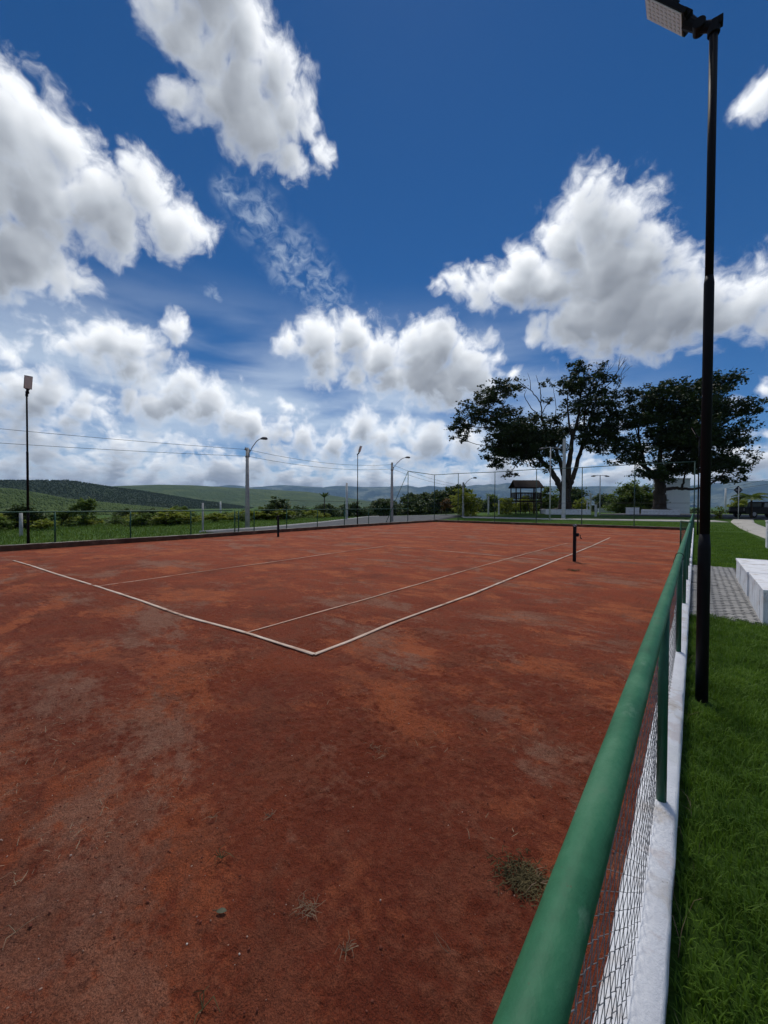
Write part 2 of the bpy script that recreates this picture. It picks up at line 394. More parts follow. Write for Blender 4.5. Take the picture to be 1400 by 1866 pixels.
def clay_material():
    m, nt, b = new_mat("red_clay"); N, L = nt.nodes, nt.links
    pos = N.new('ShaderNodeTexCoord').outputs['Object']
    def noise(scale, detail=5, rough=0.6, dist=0.0, stretch=None):
        v = pos
        if stretch:
            mp = N.new('ShaderNodeMapping'); mp.inputs['Scale'].default_value = stretch
            L.new(pos, mp.inputs[0]); v = mp.outputs[0]
        n = N.new('ShaderNodeTexNoise'); L.new(v, n.inputs['Vector'])
        n.inputs['Scale'].default_value = scale; n.inputs['Detail'].default_value = detail
        n.inputs['Roughness'].default_value = rough; n.inputs['Distortion'].default_value = dist
        return n.outputs['Fac']
    def rng_(x, a, b_, lo=0.0, hi=1.0):
        r = N.new('ShaderNodeMapRange'); r.interpolation_type = 'SMOOTHSTEP'; L.new(x, r.inputs[0])
        r.inputs['From Min'].default_value = a; r.inputs['From Max'].default_value = b_
        r.inputs['To Min'].default_value = lo; r.inputs['To Max'].default_value = hi
        return r.outputs[0]
    def mix(f, a, b_):
        n = N.new('ShaderNodeMix'); n.data_type = 'RGBA'
        L.new(f, n.inputs['Factor'])
        for s, v in ((n.inputs['A'], a), (n.inputs['B'], b_)):
            if hasattr(v, 'is_output'): L.new(v, s)
            else: s.default_value = (*v, 1)
        return n.outputs['Result']
    def mul(a, b_):
        n = N.new('ShaderNodeMath'); n.operation = 'MULTIPLY'; L.new(a, n.inputs[0])
        if hasattr(b_, 'is_output'): L.new(b_, n.inputs[1])
        else: n.inputs[1].default_value = b_
        return n.outputs[0]
    big = noise(0.33, 4, 0.55, 0.4)
    mid = noise(1.3, 6, 0.62, 0.5)
    fine = noise(14, 7, 0.7)
    grit = noise(160, 3, 0.7)
    # dark near clay lightening northwards: dampness, with lens vignetting painted into the colour
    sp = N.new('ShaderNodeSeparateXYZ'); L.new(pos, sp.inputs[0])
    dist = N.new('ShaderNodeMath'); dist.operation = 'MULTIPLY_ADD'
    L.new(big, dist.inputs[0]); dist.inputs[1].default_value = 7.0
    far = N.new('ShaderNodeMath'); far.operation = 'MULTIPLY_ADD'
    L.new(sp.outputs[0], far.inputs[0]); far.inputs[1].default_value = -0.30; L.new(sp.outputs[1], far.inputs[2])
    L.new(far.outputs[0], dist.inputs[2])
    dry = rng_(dist.outputs[0], 2.5, 15.0)  # near-to-far blend, for the vignetting as much as the drying
    damp_vignetted = mix(rng_(mid, 0.32, 0.7), (0.155, 0.028, 0.011), (0.235, 0.048, 0.019))
    far_clay = mix(rng_(mid, 0.30, 0.68), (0.34, 0.062, 0.023), (0.47, 0.105, 0.038))
    col = mix(dry, damp_vignetted, far_clay)
    # powdery orange patches, grey-brown crusts, dark damp stains
    def ragged(n, k=0.22):
        """break the rim of a patch up with fine grain"""
        a_ = N.new('ShaderNodeMath'); a_.operation = 'MULTIPLY_ADD'; L.new(fine, a_.inputs[0]); a_.inputs[1].default_value = k; L.new(n, a_.inputs[2])
        b2 = N.new('ShaderNodeMath'); b2.operation = 'SUBTRACT'; L.new(a_.outputs[0], b2.inputs[0]); b2.inputs[1].default_value = k / 2
        return b2.outputs[0]
    op = mul(rng_(ragged(noise(0.60, 9, 0.70, 0.25, (1, 1.6, 1))), 0.50, 0.58), 0.95)
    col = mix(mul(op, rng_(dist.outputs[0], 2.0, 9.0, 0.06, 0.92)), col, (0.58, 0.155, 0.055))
    gp = mul(rng_(ragged(noise(0.38, 10, 0.72, 0.3, (1, 1.8, 1))), 0.52, 0.60), 0.85)
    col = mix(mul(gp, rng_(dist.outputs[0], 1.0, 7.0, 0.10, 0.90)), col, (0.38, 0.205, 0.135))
    crust = mul(rng_(ragged(noise(2.2, 9, 0.74, 0.2), 0.3), 0.48, 0.58), 0.50)
    col = mix(crust, col, (0.260, 0.084, 0.043))
    damp = mul(rng_(ragged(noise(0.9, 8, 0.70, 0.3), 0.3), 0.54, 0.64), 0.45)
    col = mix(damp, col, (0.115, 0.034, 0.017))
    col = mix(mul(rng_(fine, 0.40, 0.72), 0.42), col, (0.34, 0.105, 0.052))
    col = mix(rng_(grit, 0.60, 0.34, 0.0, 0.62), col, (0.045, 0.013, 0.008))  # grit hollows darkened: cavity shade painted into the colour
    clod_shade = noise(26, 6, 0.78)  # clod relief as painted shading: dark hollows, light crests in the colour
    rough_here = rng_(noise(1.1, 5, 0.6), 0.40, 0.62, 0.25, 1.0)
    col = mix(mul(rng_(clod_shade, 0.47, 0.36), mul(rough_here, 0.55)), col, (0.075, 0.018, 0.008))
    col = mix(mul(rng_(clod_shade, 0.55, 0.68), mul(rough_here, 0.45)), col, (0.38, 0.135, 0.070))
    speck = noise(75, 4, 0.85)
    col = mix(rng_(speck, 0.62, 0.72, 0.0, 0.40), col, (0.44, 0.22, 0.13))
    col = mix(rng_(speck, 0.42, 0.32, 0.0, 0.50), col, (0.06, 0.014, 0.008))
    L.new(col, b.inputs['Base Color'])
    b.inputs['Roughness'].default_value = 0.92
    b.inputs['Specular IOR Level'].default_value = 0.18
    h = N.new('ShaderNodeMath'); h.operation = 'ADD'
    L.new(mul(fine, 1.0), h.inputs[0]); L.new(mul(grit, 0.25), h.inputs[1])
    h2 = N.new('ShaderNodeMath'); h2.operation = 'ADD'; L.new(h.outputs[0], h2.inputs[0]); L.new(mul(noise(45, 5, 0.65), 0.6), h2.inputs[1])
    bp = N.new('ShaderNodeBump'); bp.inputs['Strength'].default_value = 1.0; bp.inputs['Distance'].default_value = 0.045
    L.new(h2.outputs[0], bp.inputs['Height']); L.new(bp.outputs[0], b.inputs['Normal'])
    return m

def leaf_material(name, c1, c2, scale=0.6, trans=0.25, c3=None):
    m, nt, b = new_mat(name); N, L = nt.nodes, nt.links
    tc = N.new('ShaderNodeTexCoord')
    n = N.new('ShaderNodeTexNoise'); L.new(tc.outputs['Object'], n.inputs['Vector'])
    n.inputs['Scale'].default_value = scale; n.inputs['Detail'].default_value = 8; n.inputs['Roughness'].default_value = 0.75
    r = N.new('ShaderNodeValToRGB'); L.new(n.outputs['Fac'], r.inputs[0])
    r.color_ramp.elements[0].position = 0.35; r.color_ramp.elements[0].color = (*c1, 1)
    r.color_ramp.elements[1].position = 0.68; r.color_ramp.elements[1].color = (*c2, 1)
    if c3:
        x = r.color_ramp.elements.new(0.74); x.color = (*c3, 1)
    L.new(r.outputs[0], b.inputs['Base Color'])
    b.inputs['Roughness'].default_value = 0.55; b.inputs['Specular IOR Level'].default_value = 0.25
    if trans > 0:
        t = N.new('ShaderNodeBsdfTranslucent'); L.new(r.outputs[0], t.inputs[0])
        ms = N.new('ShaderNodeMixShader'); ms.inputs[0].default_value = trans
        L.new(b.outputs[0], ms.inputs[1]); L.new(t.outputs[0], ms.inputs[2])
        L.new(ms.outputs[0], nt.nodes['Material Output'].inputs['Surface'])
    return m

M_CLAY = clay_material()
M_LAWN = mottled("lawn_turf", [(0.3, (0.030, 0.062, 0.010)), (0.5, (0.055, 0.110, 0.016)), (0.7, (0.085, 0.150, 0.026))], 0.55, 12, 0.9, 0.9, 22, spec=0.1, noise_rough=0.75, bump_dist=0.05)
M_BLADE = leaf_material("grass_blade", (0.060, 0.135, 0.011), (0.185, 0.310, 0.030), 1.6, 0.35, (0.28, 0.27, 0.07))
M_MEADOW = leaf_material("meadow_blade", (0.075, 0.140, 0.016), (0.16, 0.24, 0.035), 0.3, 0.3)
M_WHITE = mottled("whitewash", [(0.26, (0.40, 0.31, 0.25)), (0.34, (0.62, 0.58, 0.54)), (0.44, (0.76, 0.77, 0.79)), (0.7, (0.87, 0.88, 0.90))], 4, 12, 0.85, 0.6, 45, spec=0.2, bump_dist=0.012,
    spots=((3.1, 0.57, 0.66, 0.28, (0.46, 0.30, 0.22)), (13, 0.66, 0.70, 0.7, (0.30, 0.27, 0.23)), (1.7, 0.56, 0.70, 0.3, (0.52, 0.54, 0.50))))
M_WALLGREY = mottled("weathered_concrete", [(0.3, (0.13, 0.085, 0.06)), (0.5, (0.26, 0.22, 0.18)), (0.72, (0.40, 0.38, 0.33))], 1.6, 9, 0.9, 0.7, 18, spec=0.15)
M_WALLFOOT = mottled("clay_splashed_shaded_render", [(0.3, (0.055, 0.030, 0.022)), (0.55, (0.12, 0.070, 0.045)), (0.75, (0.22, 0.13, 0.09))], 2.2, 9, 0.95, 0.7, 18, spec=0.1)  # clay splashes, with the face's shade darkening the colour too
M_GREEN = mottled("green_enamel", [(0.27, (0.030, 0.060, 0.030)), (0.36, (0.016, 0.105, 0.046)), (0.52, (0.030, 0.155, 0.072)), (0.66, (0.066, 0.205, 0.108)), (0.74, (0.16, 0.28, 0.18))], 8, 11, 0.60, 0.35, 70, spec=0.32, noise_rough=0.68, bump_dist=0.004, stretch=(1, 0.6, 1),
    spots=((26, 0.66, 0.70, 0.8, (0.10, 0.050, 0.025)), (9, 0.60, 0.68, 0.45, (0.13, 0.24, 0.16)), (55, 0.70, 0.73, 0.7, (0.42, 0.44, 0.38)), (4, 0.58, 0.72, 0.5, (0.05, 0.075, 0.04))))
M_GREENDK = mottled("green_enamel_posts", [(0.3, (0.006, 0.065, 0.035)), (0.7, (0.012, 0.100, 0.055))], 8, 6, 0.5, 0.1, 50, spec=0.4)
M_FENCEFAR = mottled("faded_green_pipe", [(0.3, (0.03, 0.075, 0.065)), (0.7, (0.06, 0.12, 0.10))], 4, 6, 0.6)
M_WIRE = mottled("galvanised_wire", [(0.3, (0.22, 0.215, 0.22)), (0.7, (0.38, 0.37, 0.38))], 20, 4, 0.55, metal=0.3)
M_BLACK = mottled("black_pole_paint", [(0.3, (0.004, 0.004, 0.006)), (0.7, (0.008, 0.008, 0.011))], 5, 6, 0.6, 0.08, 60, spec=0.18)
M_LED = mottled("led_lens", [(0.3, (0.62, 0.64, 0.63)), (0.7, (0.74, 0.76, 0.74))], 30, 5, 0.35, spec=0.5)
M_LEDCHIP = mottled("led_chip", [(0.3, (0.66, 0.66, 0.60)), (0.7, (0.74, 0.73, 0.66))], 30, 3, 0.3)
M_CONC = mottled("pole_concrete", [(0.3, (0.30, 0.30, 0.29)), (0.5, (0.40, 0.40, 0.385)), (0.75, (0.50, 0.50, 0.48))], 3, 8, 0.9, 0.3, 30)
M_PALE = mottled("pale_concrete", [(0.3, (0.48, 0.49, 0.48)), (0.7, (0.66, 0.67, 0.65))], 2.5, 8, 0.9, 0.3, 30)
M_STEEL = mottled("grey_steel", [(0.3, (0.25, 0.26, 0.28)), (0.7, (0.38, 0.39, 0.41))], 6, 5, 0.5, metal=0.4)
M_PAVER = mottled("concrete_paver", [(0.28, (0.19, 0.185, 0.18)), (0.5, (0.29, 0.285, 0.275)), (0.75, (0.38, 0.37, 0.355))], 4, 10, 0.92, 0.5, 60, spec=0.15, noise_rough=0.7, bump_dist=0.006, gen='World')
M_SAND = mottled("joint_sand", [(0.3, (0.045, 0.040, 0.032)), (0.7, (0.11, 0.10, 0.08))], 9, 8, 0.95, 0.5, 50)
M_PATH = mottled("path_concrete", [(0.3, (0.36, 0.34, 0.30)), (0.7, (0.52, 0.50, 0.45))], 1.2, 9, 0.92, 0.4, 20)
M_ASPH = mottled("asphalt", [(0.3, (0.050, 0.052, 0.055)), (0.7, (0.105, 0.108, 0.112))], 0.9, 10, 0.85, 0.5, 60)
M_BARK = mottled("bark", [(0.3, (0.030, 0.022, 0.016)), (0.7, (0.075, 0.058, 0.043))], 2.5, 8, 0.95, 0.8, 9, stretch=(1, 1, 0.25), bump_dist=0.08)
M_LEAF_A = leaf_material("dark_leaf", (0.016, 0.032, 0.007), (0.050, 0.080, 0.018), 0.45, 0.16)
M_LEAF_Y = leaf_material("yellow_green_leaf", (0.15, 0.20, 0.020), (0.38, 0.40, 0.055), 0.8, 0.5)
M_LEAF_G = leaf_material("mid_green_leaf", (0.080, 0.135, 0.024), (0.19, 0.26, 0.055), 0.7, 0.45)
M_LEAF_W = leaf_material("woodland_leaf", (0.045, 0.080, 0.020), (0.115, 0.155, 0.042), 0.25, 0.25)
M_LEAF_R = leaf_material("rusty_leaf", (0.12, 0.07, 0.015), (0.25, 0.13, 0.03), 0.8, 0.25)
M_WOOD = mottled("dark_timber", [(0.3, (0.018, 0.012, 0.009)), (0.7, (0.048, 0.032, 0.023))], 6, 6, 0.8, 0.4, 20, stretch=(1, 1, 0.3))
M_ROOF = mottled("dark_roofing", [(0.3, (0.022, 0.015, 0.013)), (0.7, (0.042, 0.030, 0.026))], 5, 6, 0.85, 0.3, 20)
M_TAPE = mottled("court_tape", [(0.30, (0.30, 0.13, 0.08)), (0.42, (0.56, 0.40, 0.30)), (0.7, (0.74, 0.61, 0.50))], 3.5, 9, 0.8, 0.3, 30)
M_THINTAPE = mottled("worn_court_tape", [(0.30, (0.34, 0.12, 0.065)), (0.44, (0.56, 0.33, 0.23)), (0.75, (0.66, 0.47, 0.35))], 2.0, 9, 0.85)
M_STRAW = mottled("dry_straw", [(0.3, (0.16, 0.10, 0.06)), (0.7, (0.34, 0.25, 0.16))], 15, 4, 0.85)
M_DRYWEED = mottled("withered_weed", [(0.3, (0.050, 0.040, 0.016)), (0.7, (0.135, 0.105, 0.045))], 18, 5, 0.9)
M_PEBBLE = mottled("pebble", [(0.3, (0.16, 0.06, 0.035)), (0.5, (0.34, 0.20, 0.14)), (0.65, (0.55, 0.47, 0.40))], 9, 2, 0.85)
M_CLOD = mottled("clay_clod", [(0.3, (0.10, 0.026, 0.015)), (0.7, (0.20, 0.06, 0.035))], 20, 5, 0.95)
M_CARPAINT = mottled("black_car_paint", [(0.3, (0.005, 0.005, 0.006)), (0.7, (0.008, 0.008, 0.009))], 3, 3, 0.35, spec=0.2, rough_var=0.05)
M_GLASS = mottled("car_glass", [(0.3, (0.10, 0.12, 0.13)), (0.7, (0.16, 0.18, 0.19))], 3, 2, 0.08, spec=0.7, rough_var=0.03)
M_TYRE = mottled("tyre_rubber", [(0.3, (0.012, 0.012, 0.012)), (0.7, (0.022, 0.022, 0.022))], 12, 4, 0.85)
M_PANEL = mottled("white_panel", [(0.3, (0.80, 0.83, 0.88)), (0.7, (0.88, 0.90, 0.93))], 1.5, 6, 0.6)
M_SIGNBACK = mottled("sign_back", [(0.3, (0.018, 0.02, 0.028)), (0.7, (0.03, 0.033, 0.042))], 6, 3, 0.6)
M_HILL_A = mottled("plantation_floor", [(0.3, (0.045, 0.080, 0.020)), (0.7, (0.11, 0.16, 0.042))], 0.012, 10, 0.95, noise_rough=0.7)
M_HILL_B = mottled("forest_slope", [(0.3, (0.009, 0.023, 0.008)), (0.7, (0.020, 0.044, 0.013))], 0.02, 14, 0.95, 0.6, 0.09, noise_rough=0.8, bump_dist=5)
M_HILL_C = mottled("green_slope", [(0.34, (0.028, 0.060, 0.018)), (0.5, (0.055, 0.098, 0.028)), (0.66, (0.120, 0.155, 0.048))], 0.012, 14, 0.95, 1.0, 0.05, noise_rough=0.82, bump_dist=14)
M_MTN = mottled("mountain_slope", [(0.36, (0.025, 0.048, 0.028)), (0.50, (0.055, 0.085, 0.045)), (0.60, (0.21, 0.23, 0.14)), (0.70, (0.30, 0.30, 0.20))], 0.0022, 12, 0.95, 1.0, 0.004, noise_rough=0.68, bump_dist=120)
M_CONIFER = leaf_material("plantation_crown", (0.045, 0.092, 0.019), (0.085, 0.140, 0.032), 0.02, 0.0)
M_CONIFER_D = leaf_material("forest_crown", (0.010, 0.030, 0.009), (0.017, 0.042, 0.012), 0.02, 0.0)
M_CABLE = mottled("power_cable", [(0.3, (0.03, 0.03, 0.035)), (0.7, (0.05, 0.05, 0.055))], 3, 2, 0.7)
M_LUM = mottled("luminaire_shell", [(0.3, (0.10, 0.10, 0.11)), (0.7, (0.16, 0.16, 0.17))], 8, 3, 0.5)
M_FALLEN = mottled("dull_leaf", [(0.3, (0.050, 0.052, 0.030)), (0.7, (0.095, 0.098, 0.060))], 60, 4, 0.7)

# ------------------------------------------------------------------ the ground, hills and air
def build_ground():
    def axis(lo, a, b, hi, step):
        near = np.arange(a, b + 1e-6, step)
        left = a - np.geomspace(step * 1.5, a - lo, 38)[::-1]
        right = b + np.geomspace(step * 1.5, hi - b, 38)
        return np.concatenate([left, near, right])
    xs = axis(-11500, -90, 50, 11500, 1.0); ys = axis(-11500, -12, 110, 11500, 1.0)
    X, Y = np.meshgrid(xs, ys, indexing='ij')
    Z = ground_z(X, Y)
    R = np.hypot(X, Y)
    Z += (fbm(X / 9, Y / 9, 4, 3) - 0.5) * 0.25 * sstep(24, 60, R) + (fbm(X / 300, Y / 300, 4, 5) - 0.5) * 8 * sstep(250, 900, R)
    inside = (X < -0.4) & (X > np.interp(Y, WALL_Y, WALL_X) + 0.15) & (Y < 34.6) & (Y > -6.6)
    Z = np.where(inside, -0.3, Z)
    me = np_mesh("ground", np.stack([X, Y, Z], -1).reshape(-1, 3), grid_faces(len(xs), len(ys)), M_LAWN, True)
    tag(link_mesh("ground", me), kind='structure')
build_ground()

def build_hill(name, prof, r_ridge, r_front, r_back, mat, rough, seed, zbase=-7.0, n_r=46, n_a=420):
    """a ridge seen along its length: azimuth / elevation of its skyline give the height of the crest"""
    az = np.radians([p[0] for p in prof]); el = np.radians([p[1] for p in prof])
    A = np.linspace(az[0], az[-1], n_a)
    Hc = np.interp(A, az, np.tan(el)) * r_ridge + 1.65
    t = np.linspace(0, 1, n_r)
    rr = np.where(t < 0.72, r_front + (r_ridge - r_front) * (t / 0.72), r_ridge + (r_back - r_ridge) * ((t - 0.72) / 0.28))
    shape = np.where(t < 0.72, sstep(0, 0.78, t) / sstep(0, 0.78, 0.72), 1 - sstep(0.72, 1.0, t) * 0.9)
    AA, RR = np.meshgrid(A, rr, indexing='ij')
    edge = np.minimum(sstep(A[0], A[0] + 0.05, A), 1 - sstep(A[-1] - 0.05, A[-1], A))
    X = np.sin(AA) * RR; Y = np.cos(AA) * RR
    H = zbase + (Hc[:, None] - zbase) * shape[None, :] * np.maximum(edge[:, None], 0.02)
    s = r_ridge / 9.0
    rel = (1 - np.abs(fbm(X / s, Y / s, 5, seed) - 0.5) * 2) - 0.85
    below = np.clip(1 - shape, 0, 1)[None, :] * 1.4 + 0.06
    H = H + rel * rough * np.minimum(below, 0.9) * (Hc[:, None] - zbase)
    me = np_mesh(name, np.stack([X, Y, H], -1).reshape(-1, 3), grid_faces(n_a, n_r), mat, True)
    tag(link_mesh(name, me), kind='structure')
    return A, rr, H

def plant_hill(name, data, n, h_lo, h_hi, mat, seed):
    """a plantation too dense to count: crowns joined into one"""
    A, rr, H = data
    g = np.random.default_rng(seed)
    ai = g.uniform(0, len(A) - 1.001, n); ri = g.uniform(0.15, 0.80, n) * (len(rr) - 1)
    a0 = ai.astype(int); r0 = ri.astype(int); fa = ai - a0; fr = ri - r0
    az = A[a0] * (1 - fa) + A[a0 + 1] * fa; r = rr[r0] * (1 - fr) + rr[r0 + 1] * fr
    z = H[a0, r0] * (1 - fa) * (1 - fr) + H[a0 + 1, r0] * fa * (1 - fr) + H[a0, r0 + 1] * (1 - fa) * fr + H[a0 + 1, r0 + 1] * fa * fr
    keep = z > -6.0
    az, r, z = az[keep], r[keep], z[keep]; n = len(z)
    h = g.uniform(h_lo, h_hi, n); w = h * g.uniform(0.30, 0.62, n)
    cx, cy = np.sin(az) * r, np.cos(az) * r
    th = g.uniform(0, PI, n)
    V = np.zeros((n, 11, 3))
    for k in range(5):
        c, s_ = np.cos(th + 2 * PI * k / 5), np.sin(th + 2 * PI * k / 5)
        V[:, k] = np.stack([cx + w * c, cy + w * s_, z + h * 0.25], 1)
        V[:, 5 + k] = np.stack([cx + w * 0.75 * c, cy + w * 0.75 * s_, z + h * 0.68], 1)
    V[:, 10] = np.stack([cx, cy, z + h], 1)
    base = (np.arange(n) * 11)[:, None]
    F = []
    for k in range(5):
        k2 = (k + 1) % 5
        F += [(k, k2, 5 + k2), (k, 5 + k2, 5 + k), (5 + k, 5 + k2, 10)]
    F = (base[:, :, None] + np.array(F)[None]).reshape(-1, 3)
    tag(link_mesh(name, np_mesh(name, V.reshape(-1, 3), F, mat, True)), kind='stuff')

HILL_A = [(-94.99, 1.565), (-86.22, 1.772), (-82.4, 1.868), (-81.14, 1.799), (-76.83, 0.83), (-71.63, 0.253), (-65.42, -0.404), (-59.47, -1.134)]
HILL_B = [(-97.23, 1.942), (-87.93, 2.521), (-82.39, 2.75), (-79.83, 2.853), (-76.81, 3.001), (-75.58, 2.807), (-72.98, 2.395), (-70.78, 2.135), (-67.87, 1.666), (-64.14, 1.029), (-59.47, 0.349), (-52.26, -0.759)]
HILL_C = [(-89.55, 1.334), (-75.58, 1.925), (-71.34, 2.252), (-67.87, 2.493), (-64.14, 2.529), (-57.37, 2.241), (-49.23, 1.9), (-44.57, 1.235), (-39.82, 0.549), (-33.46, -0.295)]
MTN = [(-89.54, 1.533), (-72.99, 2.134), (-64.14, 2.315), (-60.84, 2.466), (-59.47, 2.644), (-58.42, 2.593), (-57.01, 2.397), (-55.21, 2.582), (-53.01, 2.774), (-50.75, 2.734), (-49.23, 2.679), (-46.92, 2.552), (-44.96, 2.809), (-42.21, 2.676), (-36.25, 2.787), (-34.9, 2.949), (-34.03, 2.792), (-33.16, 2.595), (-31.67, 2.871), (-30.03, 2.671), (-28.86, 2.864), (-27.55, 2.703), (-26.25, 2.852), (-25.12, 2.999), (-24.14, 2.914), (-23.32, 3.06), (-22.21, 2.973), (-20.83, 3.185), (-18.4, 2.854), (-15.64, 2.668), (-11.76, 2.606), (-9.81, 2.571), (-6.25, 2.431), (-3.48, 2.63), (-0.39, 2.483), (1.54, 2.671), (3.59, 2.78), (5.92, 2.804), (13.08, 2.341), (22.77, 1.81)]
hA = build_hill("plantation_hill", [(a, e - 0.40) for a, e in HILL_A], 560, 210, 760, M_HILL_A, 0.10, 3)
hB = build_hill("forest_hill", [(a, e - 0.35) for a, e in HILL_B], 950, 600, 1300, M_HILL_B, 0.10, 8)
hC = build_hill("green_hill", HILL_C, 1900, 1150, 2600, M_HILL_C, 0.22, 14, n_r=70)
hM = build_hill("mountain_range", MTN, 8600, 7000, 10500, M_MTN, 0.95, 21, n_r=90, n_a=900)
plant_hill("plantation", hA, 15000, 1.0, 2.4, M_HILL_A, 31)
plant_hill("forest", hB, 14000, 1.2, 2.8, M_HILL_B, 32)

def build_haze():
    m = bpy.data.materials.new("haze_air"); m.use_nodes = True
    nt = m.node_tree; nt.nodes.clear()
    o = nt.nodes.new('ShaderNodeOutputMaterial'); v = nt.nodes.new('ShaderNodeVolumePrincipled')
    v.inputs['Color'].default_value = (0.36, 0.62, 1.0, 1)
    v.inputs['Density'].default_value = 7e-5
    v.inputs['Anisotropy'].default_value = 0.2
    nt.links.new(v.outputs[0], o.inputs['Volume'])
    b = MB(); b.box((0, 0, 270), (24000, 24000, 570))
    tag(b.build("haze", m), kind='stuff')
build_haze()

# ------------------------------------------------------------------ the court
def build_court():
    xs = np.concatenate([np.arange(-19.0, -4.0, 0.11), np.arange(-4.0, -0.2 + 1e-6, 0.0145)])
    ys = np.concatenate([np.arange(-6.4, -0.2, 0.3), np.arange(-0.2, 2.6, 0.0145), np.arange(2.6, 4.4, 0.03), np.arange(4.4, 35.0, 0.15)])
    X, Y = np.meshgrid(xs, ys, indexing='ij')
    left = wall_x(Y) - 0.05
    X = np.where(X < -4, -4 + (X + 4) * (-4 - left) / 15.0, X)
    Z = (fbm(X / 1.7, Y / 1.7, 3, 1) - 0.5) * 0.022 + (fbm(X / 0.32, Y / 0.32, 3, 2) - 0.5) * 0.016
    lump = fbm(X / 0.075, Y / 0.075, 4, 4, 0.6)
    rough = sstep(0.42, 0.64, fbm(X / 0.9, Y / 0.9, 4, 9))
    Z += np.abs(lump - 0.5) * 0.050 * rough + (lump - 0.5) * 0.010 + (fbm(X / 0.03, Y / 0.03, 2, 44) - 0.5) * 0.007 * (0.3 + rough)
    # drag-mat grooves, old footprints and ball marks
    a1 = X * 0.94 + Y * 0.34; a2 = Y * 0.94 - X * 0.34
    Z += (fbm(a1 / 0.035, a2 / 1.1, 3, 61) - 0.5) * 0.012 * sstep(0.5, 0.62, fbm(X / 1.6, Y / 1.6, 3, 62))
    g = np.random.default_rng(63)
    for _ in range(46):
        cx, cy, th = g.uniform(-4, -0.5), g.uniform(0.3, 5.5), g.uniform(0, PI)
        foot = g.uniform() < 0.6; la, lb = (0.13, 0.048) if foot else (0.07, 0.022)
        u = (X - cx) * math.cos(th) + (Y - cy) * math.sin(th); v = -(X - cx) * math.sin(th) + (Y - cy) * math.cos(th)
        q = (u / la) ** 2 + (v / lb) ** 2
        Z += -0.007 * np.exp(-q ** 2) + 0.004 * np.exp(-((np.sqrt(q) - 1.25) / 0.22) ** 2)
    # crumbled clay gathers along the east fence
    Z += sstep(-1.5, -0.3, X) * np.maximum(fbm(X / 0.11, Y / 0.11, 4, 6, 0.6) - 0.5, 0) * 0.07
    Z = np.where(Y > 4.4, Z * 0.55, Z) - 0.004
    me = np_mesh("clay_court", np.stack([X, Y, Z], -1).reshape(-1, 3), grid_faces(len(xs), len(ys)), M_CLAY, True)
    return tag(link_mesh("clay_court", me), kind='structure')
court = build_court()

BASE = [(-15.45, 2.33), (-14.009, 2.42), (-11.82, 2.503), (-9.369, 2.637), (-7.511, 2.702), (-5.863, 2.732), (-5.482, 2.771), (-4.509, 2.88), (-3.96, 2.893), (-3.27, 2.92)]
SIDE = [(-3.27, 2.92), (-3.259, 3.58), (-3.302, 4.23), (-3.282, 5.12), (-3.232, 6.809), (-3.261, 8.579), (-3.273, 10.749), (-3.303, 12.469), (-3.3, 14.749), (-3.345, 18.349), (-3.5, 23.7)]
SING = [(-4.51, 2.9), (-4.513, 3.8), (-4.51, 4.99), (-4.522, 6.69), (-4.552, 9.0), (-4.57, 12.05), (-4.505, 16.38), (-4.44, 18.89)]
SING2 = [(-9.37, 2.65), (-9.38, 3.15), (-9.422, 3.94), (-9.486, 4.611), (-9.516, 5.331), (-9.551, 7.0), (-9.634, 8.341), (-9.782, 10.593), (-9.78, 12.43)]
NETL = [(-3.23, 12.47), (-4.362, 12.571), (-5.81, 12.525), (-7.912, 12.646), (-9.91, 12.6)]

def tape(name, pts, width, mat, seed, z=0.013):
    P = np.array(pts); g = np.random.default_rng(seed)
    seg = np.r_[0, np.cumsum(np.hypot(*np.diff(P, axis=0).T))]
    n = max(8, int(seg[-1] / 0.12)); s = np.linspace(0, seg[-1], n)
    # a tape pinned at intervals runs in shallow curves between its pins
    x = np.interp(s, seg, P[:, 0]); y = np.interp(s, seg, P[:, 1])
    k = np.ones(5) / 5
    if n > 12:
        x[2:-2] = np.convolve(x, k, 'valid'); y[2:-2] = np.convolve(y, k, 'valid')
    dx, dy = np.gradient(x), np.gradient(y); l = np.hypot(dx, dy); nx, ny = -dy / l, dx / l
    w = width / 2 * (1 + 0.25 * (fbm(s * 2.3, s * 0, 3, seed) - 0.5))
    zz = z + 0.005 * (fbm(s * 0.9, s * 0, 3, seed + 5) - 0.4) + 0.003 * (fbm(s * 4, s * 0, 2, seed + 6) - 0.5)
    tilt = 0.006 * (fbm(s * 1.4, s * 0, 2, seed + 7) - 0.5)
    V = []
    for q, dz in ((-1, 1), (1, 1), (1, -1), (-1, -1)):
        V.append(np.stack([x + nx * w * q, y + ny * w * q, zz + q * tilt + (0 if dz > 0 else -0.006)], 1))
    V = np.stack(V, 1).reshape(-1, 3)
    i = np.arange(n - 1) * 4
    F = np.concatenate([np.stack([i + a, i + b, i + b + 4, i + a + 4], 1) for a, b in ((0, 1), (1, 2), (2, 3), (3, 0))])
    return link_mesh(name, np_mesh(name, V, F[:, ::-1], mat), court)
tape("baseline_tape", BASE, 0.05, M_TAPE, 1)
tape("sideline_tape", SIDE, 0.05, M_TAPE, 2)
tape("inner_line_tape", SING, 0.032, M_THINTAPE, 3, 0.011)
tape("inner_line_tape", SING2, 0.032, M_THINTAPE, 4, 0.011)
tape("net_line_tape", NETL, 0.03, M_THINTAPE, 5, 0.010)

